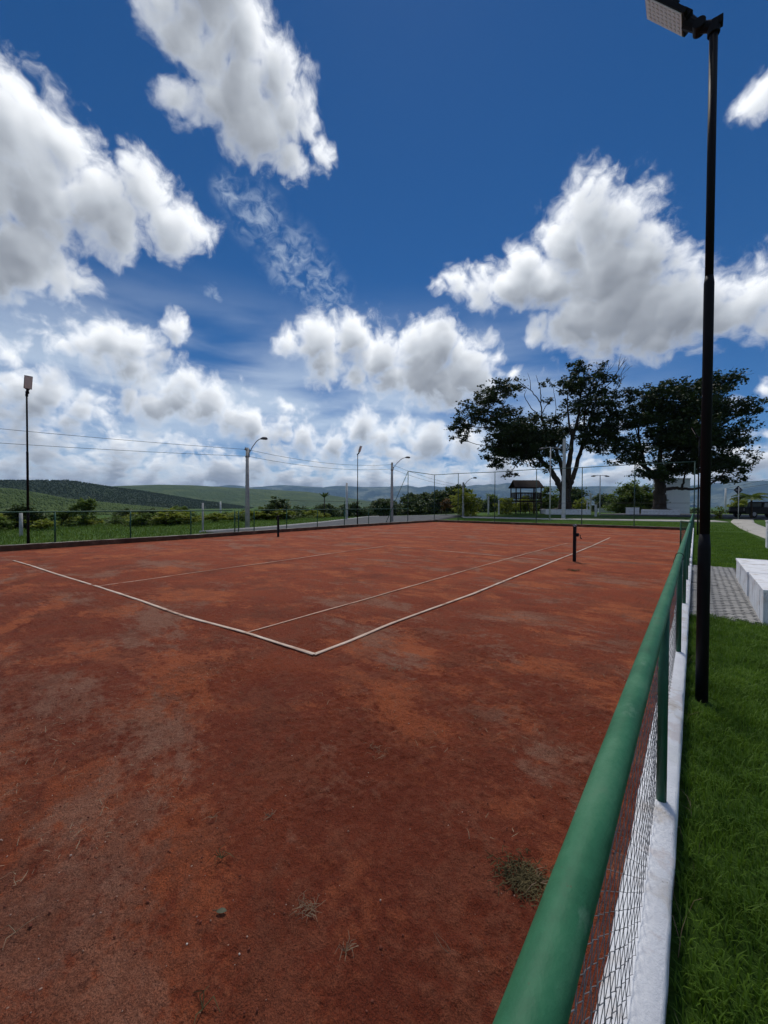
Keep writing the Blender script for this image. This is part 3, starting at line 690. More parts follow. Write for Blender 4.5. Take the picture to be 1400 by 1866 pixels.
# low walls round the court
def rough_wall(name, path, width, height, mat, label, seed, jit=0.006, step=0.12, cap=None, z0=-0.12, face=None):
    """path runs along the court-side foot; width grows outwards (to the left of travel)"""
    P = np.array(path, float)
    seg = np.r_[0, np.cumsum(np.hypot(*np.diff(P, axis=0).T))]
    n = max(2, int(seg[-1] / step)); s = np.linspace(0, seg[-1], n)
    x = np.interp(s, seg, P[:, 0]); y = np.interp(s, seg, P[:, 1])
    dx, dy = np.gradient(x), np.gradient(y); l = np.hypot(dx, dy); nx, ny = -dy / l, dx / l
    prof = [(0, z0), (0, height * 0.5), (0.0, height - 0.012), (0.012, height), (width * 0.35, height + 0.002), (width * 0.7, height + 0.001),
            (width - 0.012, height), (width, height - 0.012), (width, z0)]
    V = []
    for j, (o, z) in enumerate(prof):
        a = (fbm(s * 6, s * 0 + j * 1.7, 4, seed) - 0.5) * jit * 2.4
        b = (fbm(s * 5, s * 0 + j * 2.3, 4, seed + 3) - 0.5) * jit * 1.8
        if z == z0: a = a * 0; b = b * 0
        V.append(np.stack([x + nx * (o + a), y + ny * (o + a), np.full(n, z) + b], 1))
    m = len(prof)
    V = np.stack(V, 1).reshape(-1, 3)
    i = (np.arange(n - 1) * m)[:, None] + np.arange(m - 1)[None]
    i = i.ravel()
    F = np.stack([i, i + m, i + m + 1, i + 1], 1)
    me = np_mesh(name, V, F[:, ::-1], mat)
    bm = bmesh.new(); bm.from_mesh(me); bm.verts.ensure_lookup_table()
    bm.faces.new([bm.verts[k] for k in range(m)]); bm.faces.new([bm.verts[(n - 1) * m + k] for k in range(m - 1, -1, -1)])
    bmesh.ops.recalc_face_normals(bm, faces=bm.faces)
    bm.to_mesh(me); bm.free()
    if face is not None:
        me.materials.append(face)
        for p in me.polygons:
            if p.center.z < height - 0.035 : p.material_index = 1
    o = link_mesh(name, me)
    return tag(o, label, "wall")
rough_wall("low_wall", [(-0.05, -2.0), (-0.05, 12.95)], 0.160, 0.18, M_WHITE, "near stretch of rough whitewashed kerb wall under the green handrail fence", 1, 0.007, 0.04)
rough_wall("low_wall", [(-0.05, 13.55), (-0.05, 35.1)], 0.185, 0.18, M_WHITE, "far stretch of whitewashed kerb wall beyond the gap at the paved entry", 2, 0.007, 0.1)
rough_wall("low_wall", [(x, y) for x, y in zip(WALL_X, WALL_Y)], 0.2, 0.2, M_WALLGREY, "weathered grey kerb wall along the meadow side of the clay court", 3, 0.012, 0.15, face=M_WALLFOOT)
rough_wall("low_wall", [(-20.75, 34.9), (-0.245, 34.9)], 0.2, 0.2, M_WALLGREY, "grey kerb wall across the far end of the clay court", 4, 0.010, 0.15, face=M_WALLFOOT)
# the foot of the far wall where it meets the west wall is hidden by clay

# paths and roads
def strip(name, Lp, Rp, dz, mat, n=40, skirt=0.25):
    a = np.array(Lp, float); b = np.array(Rp, float)
    def res(P):
        s = np.r_[0, np.cumsum(np.hypot(*np.diff(P, axis=0).T))]; t = np.linspace(0, s[-1], n)
        return np.stack([np.interp(t, s, P[:, 0]), np.interp(t, s, P[:, 1])], 1)
    a, b = res(a), res(b)
    m = 9; rows = []
    for j in range(m):
        q = a + (b - a) * j / (m - 1)
        rows.append(np.c_[q, ground_z(q[:, 0], q[:, 1]) + dz])
    lo0 = rows[0].copy(); lo0[:, 2] -= skirt; lo1 = rows[-1].copy(); lo1[:, 2] -= skirt
    V = np.stack([lo0] + rows + [lo1], 1)
    first, last = V[0].copy(), V[-1].copy(); first[:, 2] -= skirt; last[:, 2] -= skirt
    V = np.concatenate([first[None], V, last[None]], 0)
    me = np_mesh(name, V.reshape(-1, 3), grid_faces(n + 2, m + 2), mat)
    bm = bmesh.new(); bm.from_mesh(me); bmesh.ops.recalc_face_normals(bm, faces=bm.faces); bm.to_mesh(me); bm.free()
    return tag(link_mesh(name, me), kind='structure')
strip("path", [(-23.5, 45.8), (-12.4, 45.9), (1.4, 48.4)], [(-22.2, 44.0), (-12.4, 44.4), (2.4, 46.6)], 0.06, M_PATH)
strip("path", [(2.9, 50.5), (2.5, 46.9), (2.75, 36.0), (2.95, 27.0), (3.0, 15.0)], [(4.3, 50.6), (4.0, 46.0), (4.3, 40.0), (4.6, 27.0), (4.7, 15.0)], 0.05, M_PATH)
strip("road", [(5.6, 20.0), (5.4, 40.0), (5.0, 52.0), (2.0, 54.0), (-10.0, 57.5)], [(16.0, 20.0), (16.0, 45.0), (14.0, 62.0), (6.0, 72.0), (-8.0, 72.0)], 0.05, M_ASPH)
strip("road", [(-22.6, 11.5), (-23.8, 17.0), (-27.5, 26.0), (-32.5, 35.5), (-42, 52)], [(-21.6, 11.5), (-21.6, 20.0), (-22.2, 30.0), (-22.6, 37.0), (-24.0, 52)], 0.045, M_ASPH)
strip("road_kerb", [(-22.85, 11.5), (-24.05, 17.0), (-27.75, 26.0), (-32.75, 35.5), (-42.3, 52)], [(-22.6, 11.5), (-23.8, 17.0), (-27.5, 26.0), (-32.5, 35.5), (-42, 52)], 0.11, M_CONC)
strip("court_verge", [(-21.35, 11.5), (-21.3, 20.0), (-21.9, 30.0), (-22.3, 37.0)], [(-19.35, 11.5), (-20.2, 20.0), (-20.95, 30.0), (-21.0, 37.0)], 0.035, M_ASPH)

# interlocking pavers between the court and the white benches
def build_pavers():
    base = MB(); base.box((0.55, 10.83, -0.045), (1.2, 6.62, 0.1))
    root = tag(base.build("paver_path", M_SAND), kind='structure')
    a, b = 0.108, 0.216; e = 0.024; g = 0.0085
    def outline(flip):
        s = -1 if flip else 1
        hx, hy = a / 2 - g, b / 2 - g
        return [(-hx + e * s, -hy), (hx + e * s, -hy), (hx - e * s, -hy / 3), (hx + e * s, hy / 3), (hx - e * s, hy), (-hx - e * s, hy), (-hx + e * s, hy / 3), (-hx - e * s, -hy / 3)]
    mb = MB(); mb.prism(outline(False), -0.03, 0.0)
    proto = mb.build("paver", M_PAVER, root, bevel=0.004)
    me = proto.data
    first = True
    for i in range(8):
        for j in range(30):
            x = 0.01 + i * a; y = 7.66 + j * b + (b / 2 if i % 2 else 0)
            if y > 14.05: continue
            o = proto if first else link_mesh("paver", me, root)
            first = False
            o.location = (x, y, 0.022 + random.uniform(-0.004, 0.004))
            o.rotation_euler = (random.uniform(-0.012, 0.012), random.uniform(-0.012, 0.012), random.uniform(-0.02, 0.02))
build_pavers()

# ------------------------------------------------------------------ fences
def pipe_post(r, z0, z1, n=10):
    b = MB(); b.tube([(0, 0, z0), (0, 0, z1)], r, n); return b

def build_right_fence():
    root = thing("handrail_fence", "near green pipe handrail fence with chain link standing on the whitewashed kerb wall", "fence", (-0.113, 0, 0.18))
    b = MB(); b.tube([(0, y, 0.99 + 0.003 * math.sin(y * 1.3)) for y in np.arange(-1.6, 14.45, 0.3)], 0.0268, 20)
    b.build("rail", M_GREEN, root, smooth=True)
    post = pipe_post(0.022, 0.0, 0.965, 14)
    me = None
    for y in (-0.1, 2.4, 4.98, 7.55, 10.05, 12.5, 14.38):
        if me is None:
            o = post.build("post", M_GREENDK, root, smooth=True); me = o.data
        else:
            o = link_mesh("post", me, root)
        o.location = (0, y, 0)
    # chain link: zigzag pickets hooked into each other
    p = 0.034; pv = 0.052; z0, z1 = 0.012, 0.955
    n = int((z1 - z0) / (pv / 2)); ys = np.arange(-1.0, 14.2, p)
    g = np.random.default_rng(3)
    zz = np.linspace(z0, z1, n + 1)
    V = []; F = []; base = 0
    for k, y in enumerate(ys):
        alt = np.where((np.arange(n + 1) + k) % 2 == 0, -1.0, 1.0)      # neighbouring pickets are out of step and hook together
        sag = 0.010 * np.sin(zz * 5 + y * 2.1)
        yy = y + alt * (p / 2 + 0.0012) + g.normal(0, 0.0009, n + 1) + sag
        bulge = 0.022 * np.sin(zz * PI / 0.95) * (0.5 + 0.5 * np.sin(y * 2.3))
        xx = -0.022 + alt * 0.0022 * (1 if k % 2 else -1) - bulge + g.normal(0, 0.0008, n + 1)
        path = np.stack([xx, yy, zz], 1)
        r = 0.00125
        ring = [np.array([r, 0, 0]), np.array([-r * 0.5, r * 0.87, 0]), np.array([-r * 0.5, -r * 0.87, 0])]
        V.append(np.stack([path + q for q in ring], 1).reshape(-1, 3))
        i = np.arange(n) * 3 + base
        for a in range(3):
            c = (a + 1) % 3
            F.append(np.stack([i + a, i + c, i + c + 3, i + a + 3], 1))
        base += (n + 1) * 3
    o = link_mesh("chain_link", np_mesh("chain_link", np.concatenate(V), np.concatenate(F), M_WIRE), root)
    o['kind'] = 'stuff'
    for y in (4.78,):
        b = MB(); b.tube([(0.034 * math.cos(t), y + 0.012 * math.sin(t * 0.5), 0.985 + 0.036 * math.sin(t)) for t in np.linspace(0, 2 * PI * 1.04, 24)], 0.0028, 6)
        b.tube([(-0.034, y, 0.985), (-0.05, y + 0.03, 0.93), (-0.045, y + 0.06, 0.88)], 0.0022, 5)
        b.build("tie_wire", M_BLACK, root, smooth=True)
build_right_fence()

def build_far_right_fence():
    root = thing("handrail_fence", "distant run of green handrail fence beyond the gate ending at the tall corner post", "fence", (-0.116, 15.5, 0.18))
    b = MB(); b.tube([(0, y, 0.99) for y in np.arange(0, 19.3, 1.0)], 0.03, 10); b.build("rail", M_GREEN, root, smooth=True)
    me = None
    for y in np.arange(0.02, 19.3, 2.4):
        o = pipe_post(0.024, 0, 0.97, 8).build("post", M_GREENDK, root, smooth=True) if me is None else link_mesh("post", me, root)
        me = o.data; o.location = (0, y, 0)
build_far_right_fence()

def build_gate():
    root = thing("gate", "narrow green pipe gate left open at the paved court entry", "gate", (-0.13, 14.5, 0.0), math.radians(13))
    b = MB(); fr = [(0, 0, 0.12), (0, 0, 1.2), (0, 0.95, 1.2), (0, 0.95, 0.12), (0, 0, 0.12)]
    for q, r in zip(fr[:-1], fr[1:]): b.tube([q, r], 0.024, 10)
    b.build("frame", M_GREENDK, root, smooth=True)
    b = MB()
    for k in range(1, 19): b.tube([(0, 0.05 * k, 0.12), (0, 0.05 * k, 1.2)], 0.0035, 4)
    for k in range(1, 21): b.tube([(0.004, 0, 0.12 + 0.052 * k), (0.004, 0.95, 0.12 + 0.052 * k)], 0.003, 4)
    b.build("mesh_panel", M_GREENDK, root)
build_gate()

def build_left_fences():
    root = thing("handrail_fence", "low green pipe fence along the meadow up to the opening in the west wall", "fence", (-18.9, 3, 0.2))
    def at(y, z): return (float(wall_x(y)) - 0.1 + 18.9, y - 3, z)
    b = MB(); b.tube([at(y, 1.15) for y in np.arange(-5, 11.92, 0.5)], 0.028, 8); b.build("rail", M_GREENDK, root, smooth=True)
    me = None
    for y in (-1.1, 1.45, 4.02, 6.58, 9.2, 11.66, 11.9):
        o = pipe_post(0.03, 0, 1.15 + (0.03 if y > 11 else 0), 8).build("post", M_GREENDK, root, smooth=True) if me is None else link_mesh("post", me, root)
        me = o.data; o.location = at(y, 0)
    root = thing("handrail_fence", "low green pipe fence from the opening to the tall fence beside the road", "fence", (-19.9, 19, 0.2))
    def at2(y, z): return (float(wall_x(y)) - 0.1 + 19.9, y - 19, z)
    b = MB(); b.tube([at2(y, 1.15) for y in np.arange(12.92, 30.0, 0.5)], 0.028, 8); b.build("rail", M_GREENDK, root, smooth=True)
    b = MB(); b.tube([at2(y, 1.72) for y in np.arange(15.4, 30.0, 0.5)], 0.010, 5); b.build("top_wire", M_CABLE, root)
    me = None
    for y in (12.92, 15.36, 18.12, 21.02, 24.0, 27.0):
        o = pipe_post(0.028, 0, 1.15, 8).build("post", M_GREENDK, root, smooth=True) if me is None else link_mesh("post", me, root)
        me = o.data; o.location = at2(y, 0)
    b = MB(); b.tube([at2(21.02, 0), at2(21.02, 1.75)], 0.02, 6); b.build("wire_stay", M_GREENDK, root)
    b = MB(); b.tube([at2(15.36, 0), at2(15.36, 1.75)], 0.014, 6); b.build("wire_stay", M_GREENDK, root)
build_left_fences()

def build_tall_fence():
    root = thing("tall_fence", "tall faded green pipe ball-stop fence across the far end of the court", "fence", (-10, 34.98, 0.2))
    cx = -20.9; g = []
    pts = [(-20.75, 29.9), (-21.0, 35.0)] + [(x, 35.0) for x in (-18.3, -14.55, -10.8, -7.2, -3.6, -0.06)]
    me = None
    for x, y in pts:
        o = pipe_post(0.034, -0.1, 4.62, 8).build("post", M_FENCEFAR, root, smooth=True) if me is None else link_mesh("post", me, root)
        me = o.data; o.location = (x + 10, y - 34.98, 0)
    top = [(-10.75, -5.08, 4.6), (-11.0, 0, 4.6)] + [(x + 10, 0, 4.6 + 0.03 * math.sin(x)) for x in (-18.3, -14.55, -10.8, -7.2, -3.6, -0.06)]
    b = MB(); b.tube(top, 0.03, 8); b.build("top_rail", M_FENCEFAR, root, smooth=True)
    b = MB(); b.tube([(-10.75, -5.08, 1.72), (-11.0, 0, 1.72), (9.94, 0, 1.72)], 0.009, 5); b.build("middle_wire", M_CABLE, root)
    b = MB(); b.tube([(-10.75, -5.08, 4.6), (-10.55, -8.6, 0.0)], 0.028, 8); b.build("brace", M_FENCEFAR, root, smooth=True)
    b = MB()
    for z in np.arange(0.25, 1.7, 0.28): b.tube([(-11.0, 0.01, z), (9.94, 0.01, z)], 0.0035, 4)
    b.build("line_wire", M_CABLE, root)
build_tall_fence()

def net_post(loc, label, crank, face):
    root = thing("net_post", label, "net post", loc)
    b = MB(); b.box((0, 0, 0.5), (0.085, 0.085, 1.16)); b.build("post", M_BLACK, root, bevel=0.008)
    b = MB(); b.tube([(0, -0.05, 1.075), (0, 0.05, 1.075)], 0.035, 12); b.box((0, 0, 1.085), (0.1, 0.1, 0.02)); b.build("pulley_cap", M_STEEL if crank else M_BLACK, root, bevel=0.003)
    if crank:
        b = MB(); b.box((0.075, 0, 0.80), (0.07, 0.09, 0.10)); b.tube([(0.11, 0, 0.80), (0.15, 0, 0.80), (0.155, 0, 0.70)], 0.012, 8)
        b.tube([(0.155, 0, 0.70), (0.20, 0, 0.69)], 0.014, 8); b.build("crank", M_BLACK, root, bevel=0.004)
net_post((-2.82, 12.81, 0), "dark square net post with a winding crank on the near side of the court", True, 1)
net_post((-17.0, 12.71, 0), "plain dark net post on the meadow side of the court", False, -1)

# ------------------------------------------------------------------ floodlights
def court_light(loc, facing, tilt, label):
    """three-step tubular pole with an LED floodlight tilted towards the court (local +X)"""
    root = thing("court_floodlight", label, "floodlight", loc, facing, "black floodlight poles around the clay court")
    b = MB(); b.tube([(0, 0, -0.15), (0, 0, 1.30), (0, 0, 1.42)], [0.0445, 0.0445, 0.0365], 20)
    b.tube([(0, 0, 1.40), (0, 0, 3.52), (0, 0, 3.58)], [0.0365, 0.036, 0.0295], 20)
    b.tube([(0, 0, 3.58), (0, 0, 5.62)], [0.0295, 0.029], 20)
    b.build("pole", M_BLACK, root, smooth=True)
    b = MB(); b.tube([(0, 0, 5.56), (0, 0, 5.66)], 0.043, 14); b.box((-0.03, 0, 5.64), (0.06, 0.06, 0.06))
    b.tube([(0.0, 0, 5.63), (0.10, 0, 5.69)], [0.040, 0.036], 12)
    b.tube([(0.095, -0.05, 5.69), (0.095, 0.05, 5.69)], 0.045, 14)
    b.tube([(0.10, 0, 5.69), (0.10 + 0.13 * math.cos(tilt), 0, 5.69 + 0.13 * math.sin(tilt))], [0.036, 0.05], 12)
    b.build("bracket", M_BLACK, root, bevel=0.004)
    R = Matrix.Rotation(-tilt, 4, 'Y')
    o = Vector((0.10, 0, 5.69))
    def P(u, v, w): return o + R @ Vector((u, v, w))
    def slab(b, u0, u1, v0, v1, w0, w1):
        b.box(P((u0 + u1) / 2, (v0 + v1) / 2, (w0 + w1) / 2), (u1 - u0, v1 - v0, w1 - w0), R.to_3x3())
    b = MB(); slab(b, 0.13, 0.60, -0.115, 0.115, -0.025, 0.012); slab(b, 0.11, 0.20, -0.07, 0.07, -0.02, 0.04)
    b.build("lamp_head", M_BLACK, root, bevel=0.008)
    b = MB()
    for k in range(9): slab(b, 0.25, 0.59, -0.10 + 0.025 * k - 0.003, -0.10 + 0.025 * k + 0.003, 0.012, 0.032)
    b.build("cooling_fin", M_BLACK, root)
    b = MB(); slab(b, 0.15, 0.585, -0.103, 0.103, -0.031, -0.0255); lens = b.build("lens", M_LED, root, bevel=0.002)
    b = MB()
    for i in range(8):
        for j in range(5): slab(b, 0.175 + i * 0.05, 0.20 + i * 0.05, -0.083 + j * 0.037, -0.065 + j * 0.037, -0.034, -0.0312)
    b.build("led_chips", M_LEDCHIP, lens)['kind'] = 'stuff'
court_light((0.065, 4.30, 0.0), PI, math.radians(53), "tall black floodlight pole standing in the grass right beside the near handrail")
court_light((-19.2, 3.30, 0.0), 0.0, math.radians(68), "black floodlight pole at the meadow edge with the low hills behind it")
court_light((-20.75, 23.0, 0.0), 0.0, math.radians(66), "slender floodlight pole at the roadside by the far west fence")
court_light((0.13, 29.0, 0.0), PI, math.radians(66), "far floodlight pole half hidden behind the near one, against the leafy tree")

# ------------------------------------------------------------------ street poles and wires
def concrete_pole(loc, h, r0, r1, label, arm=None, mat=None, rotz=0.0, name="utility_pole", group="concrete poles along the road", square=False, cross=False):
    root = thing(name, label, "utility pole", loc, rotz, group)
    b = MB(); b.tube([(0, 0, -0.4), (0, 0, h)], [r0, r1], 4 if square else 14)
    b.build("pole", mat or M_CONC, root, smooth=not square)
    if arm:
        dx, dz0, dz1 = arm
        p = [(0, 0, dz0), (0.35 * dx, 0, dz0 + 0.55 * (dz1 - dz0)), (0.62 * dx, 0, dz0 + 0.86 * (dz1 - dz0)), (0.82 * dx, 0, dz0 + 0.98 * (dz1 - dz0)), (dx, 0, dz1)]
        b = MB(); b.tube(p, 0.030, 8); b.tube([(0, 0, dz0 - 0.06), (0, 0, dz0 + 0.06)], r1 * 1.35, 12); b.build("arm", M_STEEL, root, smooth=True)
        s = 1 if dx > 0 else -1
        b = MB(); b.tube([(dx - s * 0.12, 0, dz1), (dx + s * 0.05, 0, dz1 + 0.03), (dx + s * 0.25, 0, dz1 + 0.02), (dx + s * 0.36, 0, dz1 - 0.02)], [0.05, 0.10, 0.11, 0.04], 10)
        b.build("luminaire", M_LUM, root, smooth=True)
    if cross:
        b = MB(); b.box((0, 0.0, h - 0.18), (0.09, 0.9, 0.07))
        for y in (-0.38, 0.38): b.tube([(0, y, h - 0.14), (0, y, h - 0.02)], [0.035, 0.02], 8)
        b.tube([(0.12, 0, h - 0.62), (0.12, 0, h - 0.42)], 0.05, 8); b.build("insulator_bracket", M_LUM, root)
    return root
SR = VIEWROT
concrete_pole((-24.55, 15.76, 0), 5.62, 0.17, 0.10, "grey concrete utility pole with a curved lamp arm, nearest to the court opening", (1.05, 5.0, 6.25), rotz=SR, cross=True)
concrete_pole((-23.93, 31.65, 0), 5.95, 0.17, 0.11, "grey concrete utility pole with a lamp arm behind the tall fence brace", (1.45, 5.2, 6.45), rotz=SR, cross=True)
concrete_pole((-23.18, 45.68, gz(-23.2, 45.7)), 4.4, 0.15, 0.10, "distant concrete pole with a lamp arm in front of the yellow-green shrub", (1.35, 3.9, 4.95), rotz=SR, cross=True)
concrete_pole((-31.3, 32.85, gz(-31.3, 32.85)), 4.2, 0.16, 0.12, "pale concrete pole across the road without any lamp arm", None, M_PALE, rotz=SR)
concrete_pole((-165.2, 92.7, -5.1), 8.2, 0.5, 0.3, "tiny far lamp post down in the valley with its arm bent to the west", (-2.8, 6.5, 9.0), M_PALE, rotz=SR)
concrete_pole((-161.9, 116.8, -5.1), 7.7, 0.5, 0.3, "tiny far lamp post in the valley in front of a dark round tree", (-2.4, 6.2, 8.2), M_PALE, rotz=SR)
concrete_pole((-11.47, 46.77, gz(-11.5, 46.8) - 0.02), 8.85, 0.235, 0.17, "tall white square concrete pole standing in front of the old spreading tree", None, M_PALE, rotz=SR + PI / 4, square=True, group=None)
concrete_pole((-23.04, 11.81, 0), 1.75, 0.055, 0.05, "short thin grey post in the grass outside the west fence", None, M_CONC, name="marker_post", group=None)
concrete_pole((-26.52, 4.29, -0.05), 1.30, 0.08, 0.07, "stubby weathered grey post behind the meadow floodlight pole", None, M_CONC, name="marker_post", group=None)
concrete_pole((4.48, 98.5, -1.0), 6.2, 0.2, 0.14, "distant pale pole by the road beside the round hedge bush", None, M_PALE, rotz=SR)

def double_lamp(loc, h, label):
    root = thing("street_lamp", label, "street lamp", loc, SR)
    b = MB(); b.tube([(0, 0, -0.2), (0, 0, h)], [0.075, 0.05], 10); b.build("pole", M_PALE, root, smooth=True)
    b = MB(); b.tube([(-0.65, 0, h - 0.08), (-0.3, 0, h), (0.3, 0, h), (0.65, 0, h - 0.08)], 0.03, 8); b.build("arm", M_STEEL, root, smooth=True)
    for s in (-1, 1):
        b = MB(); b.tube([(s * 0.55, 0, h - 0.06), (s * 0.8, 0, h - 0.10), (s * 1.15, 0, h - 0.13)], [0.05, 0.11, 0.05], 8); b.build("luminaire", M_LUM, root, smooth=True)
double_lamp((-11.88, 42.99, gz(-11.9, 43)), 7.6, "thin street lamp with two heads in front of the old tree's drooping branches")
double_lamp((-9.53, 56.43, 0.6), 5.0, "thin two-headed street lamp against the mountains between the two big trees")

def simple_post(loc, h, r, label, mat=None):
    root = thing("white_post", label, "post", loc, SR)
    b = MB(); b.box((0, 0, h / 2 - 0.1), (2 * r, 2 * r, h + 0.2)); b.build("shaft", mat or M_PALE, root, bevel=0.01)
    b = MB(); b.box((0, 0, h - 0.06), (2.25 * r, 2.25 * r, 0.05)); b.build("cap", mat or M_PALE, root, bevel=0.01)
simple_post((-22.11, 51.02, 0.42), 2.6, 0.09, "slim white post left of the timber play tower, the taller of the pair")
simple_post((-20.79, 51.38, 0.44), 2.0, 0.08, "slim white post left of the timber play tower, the shorter of the pair")
simple_post((-11.87, 63.17, 0.58), 2.9, 0.09, "slim pale post between the old tree and the low white seat wall")
simple_post((-9.2, 52.0, 0.5), 1.35, 0.10, "short white post standing in front of the low white seat wall")
simple_post((-11.3, 58.0, 0.58), 1.9, 0.06, "thin white stake beside the low white seat wall")
simple_post((0.9, 47.9, 0.3), 1.0, 0.05, "thin pale stake at the end of the cross path by the floodlight pole")

def wire(path, sag, label, r=0.012):
    pts = []
    for (a, b_, s) in zip(path[:-1], path[1:], sag):
        a, b_ = Vector(a), Vector(b_)
        for t in np.linspace(0, 1, 14)[(1 if pts else 0):]:
            p = a.lerp(b_, t); p.z -= s * 4 * t * (1 - t); pts.append(p)
    b = MB(); b.tube(pts, r, 5)
    tag(b.build("power_line", M_CABLE, smooth=True), label, "cable")
wire([(-31.3, -2.0, 5.85), (-24.55, 15.76, 5.5), (-23.93, 31.65, 5.75), (-23.18, 45.68, 4.25)], (0.12, 0.45, 0.3), "upper black power line strung between the concrete poles along the road")
wire([(-31.3, -2.0, 4.95), (-24.45, 15.70, 5.02), (-23.85, 31.6, 5.30), (-23.1, 45.6, 3.95)], (0.12, 0.40, 0.3), "lower black power line strung between the concrete poles along the road")
concrete_pole((-31.3, -2.0, 0), 6.0, 0.17, 0.11, "concrete utility pole at the meadow corner carrying the power lines", None, rotz=SR, cross=True)
wire([(4.48, 98.5, 5.1), (20.5, 52, 9.4)], (0.3,), "thin wire rising to the east past the leafy tree", 0.02)
wire([(4.48, 98.5, 4.8), (20.5, 52, 7.6)], (0.4,), "lower thin wire rising to the east past the leafy tree", 0.02)
concrete_pole((20.5, 52, 0.5), 9.2, 0.17, 0.11, "concrete utility pole on the east side of the road carrying two wires", None, rotz=SR)

# ------------------------------------------------------------------ white seats
def white_bench(y0, y1, x0, w, h, label):
    root = thing("concrete_bench", label, "bench", (x0, y0, 0), 0, "whitewashed concrete benches beside the pavers")
    L = y1 - y0
    b = MB(); b.box((w / 2, L / 2, h / 2 - 0.03), (w - 0.02, L - 0.02, h - 0.04)); b.build("core", M_WHITE, root, bevel=0.008)
    # board-marked cast faces, each board its own width and depth
    y = 0.0; me = None; k = 0
    g = random.Random(int(y0 * 100))
    while y < L - 0.02:
        d = min(g.choice((0.26, 0.31, 0.36)), L - y)
        if L - y - d < 0.12: d = L - y
        b = MB(); b.box((0.0 + g.uniform(-0.008, 0.006), y + d / 2, h / 2 - 0.02), (0.035, d - 0.008, h - 0.03))
        b.build("face_panel", M_WHITE, root, bevel=0.007); y += d
    x = 0.0
    while x < w - 0.02:
        d = min(g.choice((0.26, 0.31)), w - x)
        if w - x - d < 0.12: d = w - x
        b = MB(); b.box((x + d / 2, 0.0 + g.uniform(-0.006, 0.006), h / 2 - 0.02), (d - 0.008, 0.035, h - 0.03))
        b.build("end_panel", M_WHITE, root, bevel=0.007); x += d
    y = -0.02
    while y < L - 0.02:
        d = min(g.choice((0.42, 0.5, 0.56)), L + 0.02 - y)
        b = MB(); b.box((w / 2 - 0.01, y + d / 2, h - 0.012 + g.uniform(-0.003, 0.003)), (w + 0.03, d - 0.007, 0.055))
        b.build("top_slab", M_WHITE, root, bevel=0.010); y += d
white_bench(7.55, 9.40, 0.78, 0.62, 0.49, "nearer whitewashed concrete bench beside the grey pavers")
white_bench(9.78, 12.22, 0.78, 0.62, 0.45, "farther whitewashed concrete bench beside the grey pavers, ending at the lawn")
def white_pillar():
    root = thing("gate_pillar", "whitewashed concrete pillar at the lawn's edge beyond the benches", "pillar", (2.36, 21.75, 0))
    b = MB(); b.box((0.05, 0.2, 0.5), (0.3, 0.5, 1.12)); b.build("shaft", M_WHITE, root, bevel=0.012)
    b = MB(); b.box((0.05, 0.2, 1.08), (0.33, 0.53, 0.06)); b.build("cap", M_WHITE, root, bevel=0.012)
white_pillar()

# ------------------------------------------------------------------ trees
T1 = [(-7.9, 15.9, 2.0, 1.0, 1), (-9.7, 14.7, 2.1, 1.1, 1), (-11.4, 13.1, 2.0, 1.3, 1), (-13.0, 11.5, 1.7, 1.0, 1), (-13.5, 9.7, 1.0, 1.1, 0.5), (-9.0, 12.2, 2.5, 1.3, 0.8), (-6.5, 13.6, 1.6, 0.8, 0.8), (-5.8, 10.4, 3.2, 2.0, 1.3), (-3.0, 9.7, 2.5, 1.6, 1.2), (-8.2, 8.3, 2.1, 1.6, 1.1), (-9.2, 6.6, 1.0, 1.0, 1), (-5.8, 7.3, 2.5, 1.4, 0.8), (-4.0, 6.2, 1.8, 1.3, 0.4), (-6.8, 5.1, 1.0, 0.7, 0.4), (-3.3, 15.9, 0.7, 0.6, 0.4), (-4.0, 12.5, 1.0, 0.7, 0.4), (-0.1, 15.9, 1.6, 1.1, 0.9), (2.0, 16.8, 2.0, 1.1, 0.9), (1.6, 18.8, 1.6, 0.8, 0.8), (3.0, 15.0, 1.8, 1.3, 0.9), (1.3, 13.3, 2.1, 1.0, 0.5), (4.1, 17.5, 1.4, 1.3, 0.6), (4.8, 14.0, 1.6, 1.8, 0.8), (-0.5, 10.4, 1.1, 1.1, 0.6), (2.3, 11.1, 2.1, 1.4, 0.35), (3.4, 8.7, 1.4, 1.4, 0.3), (-2.3, 14.3, 0.8, 0.7, 0.3), (-1.6, 10.4, 2.1, 1.6, 1.1), (-0.8, 12.4, 1.4, 1.0, 0.5), (-4.7, 8.5, 2.8, 1.4, 1.1), (-7.2, 10.3, 2.8, 1.6, 1.0), (-2.4, 7.5, 1.6, 1.0, 0.6), (2.5, 13.8, 2.7, 1.3, 0.45), (3.8, 12.0, 1.7, 1.3, 0.45), (1.4, 9.6, 1.7, 1.1, 0.35)]
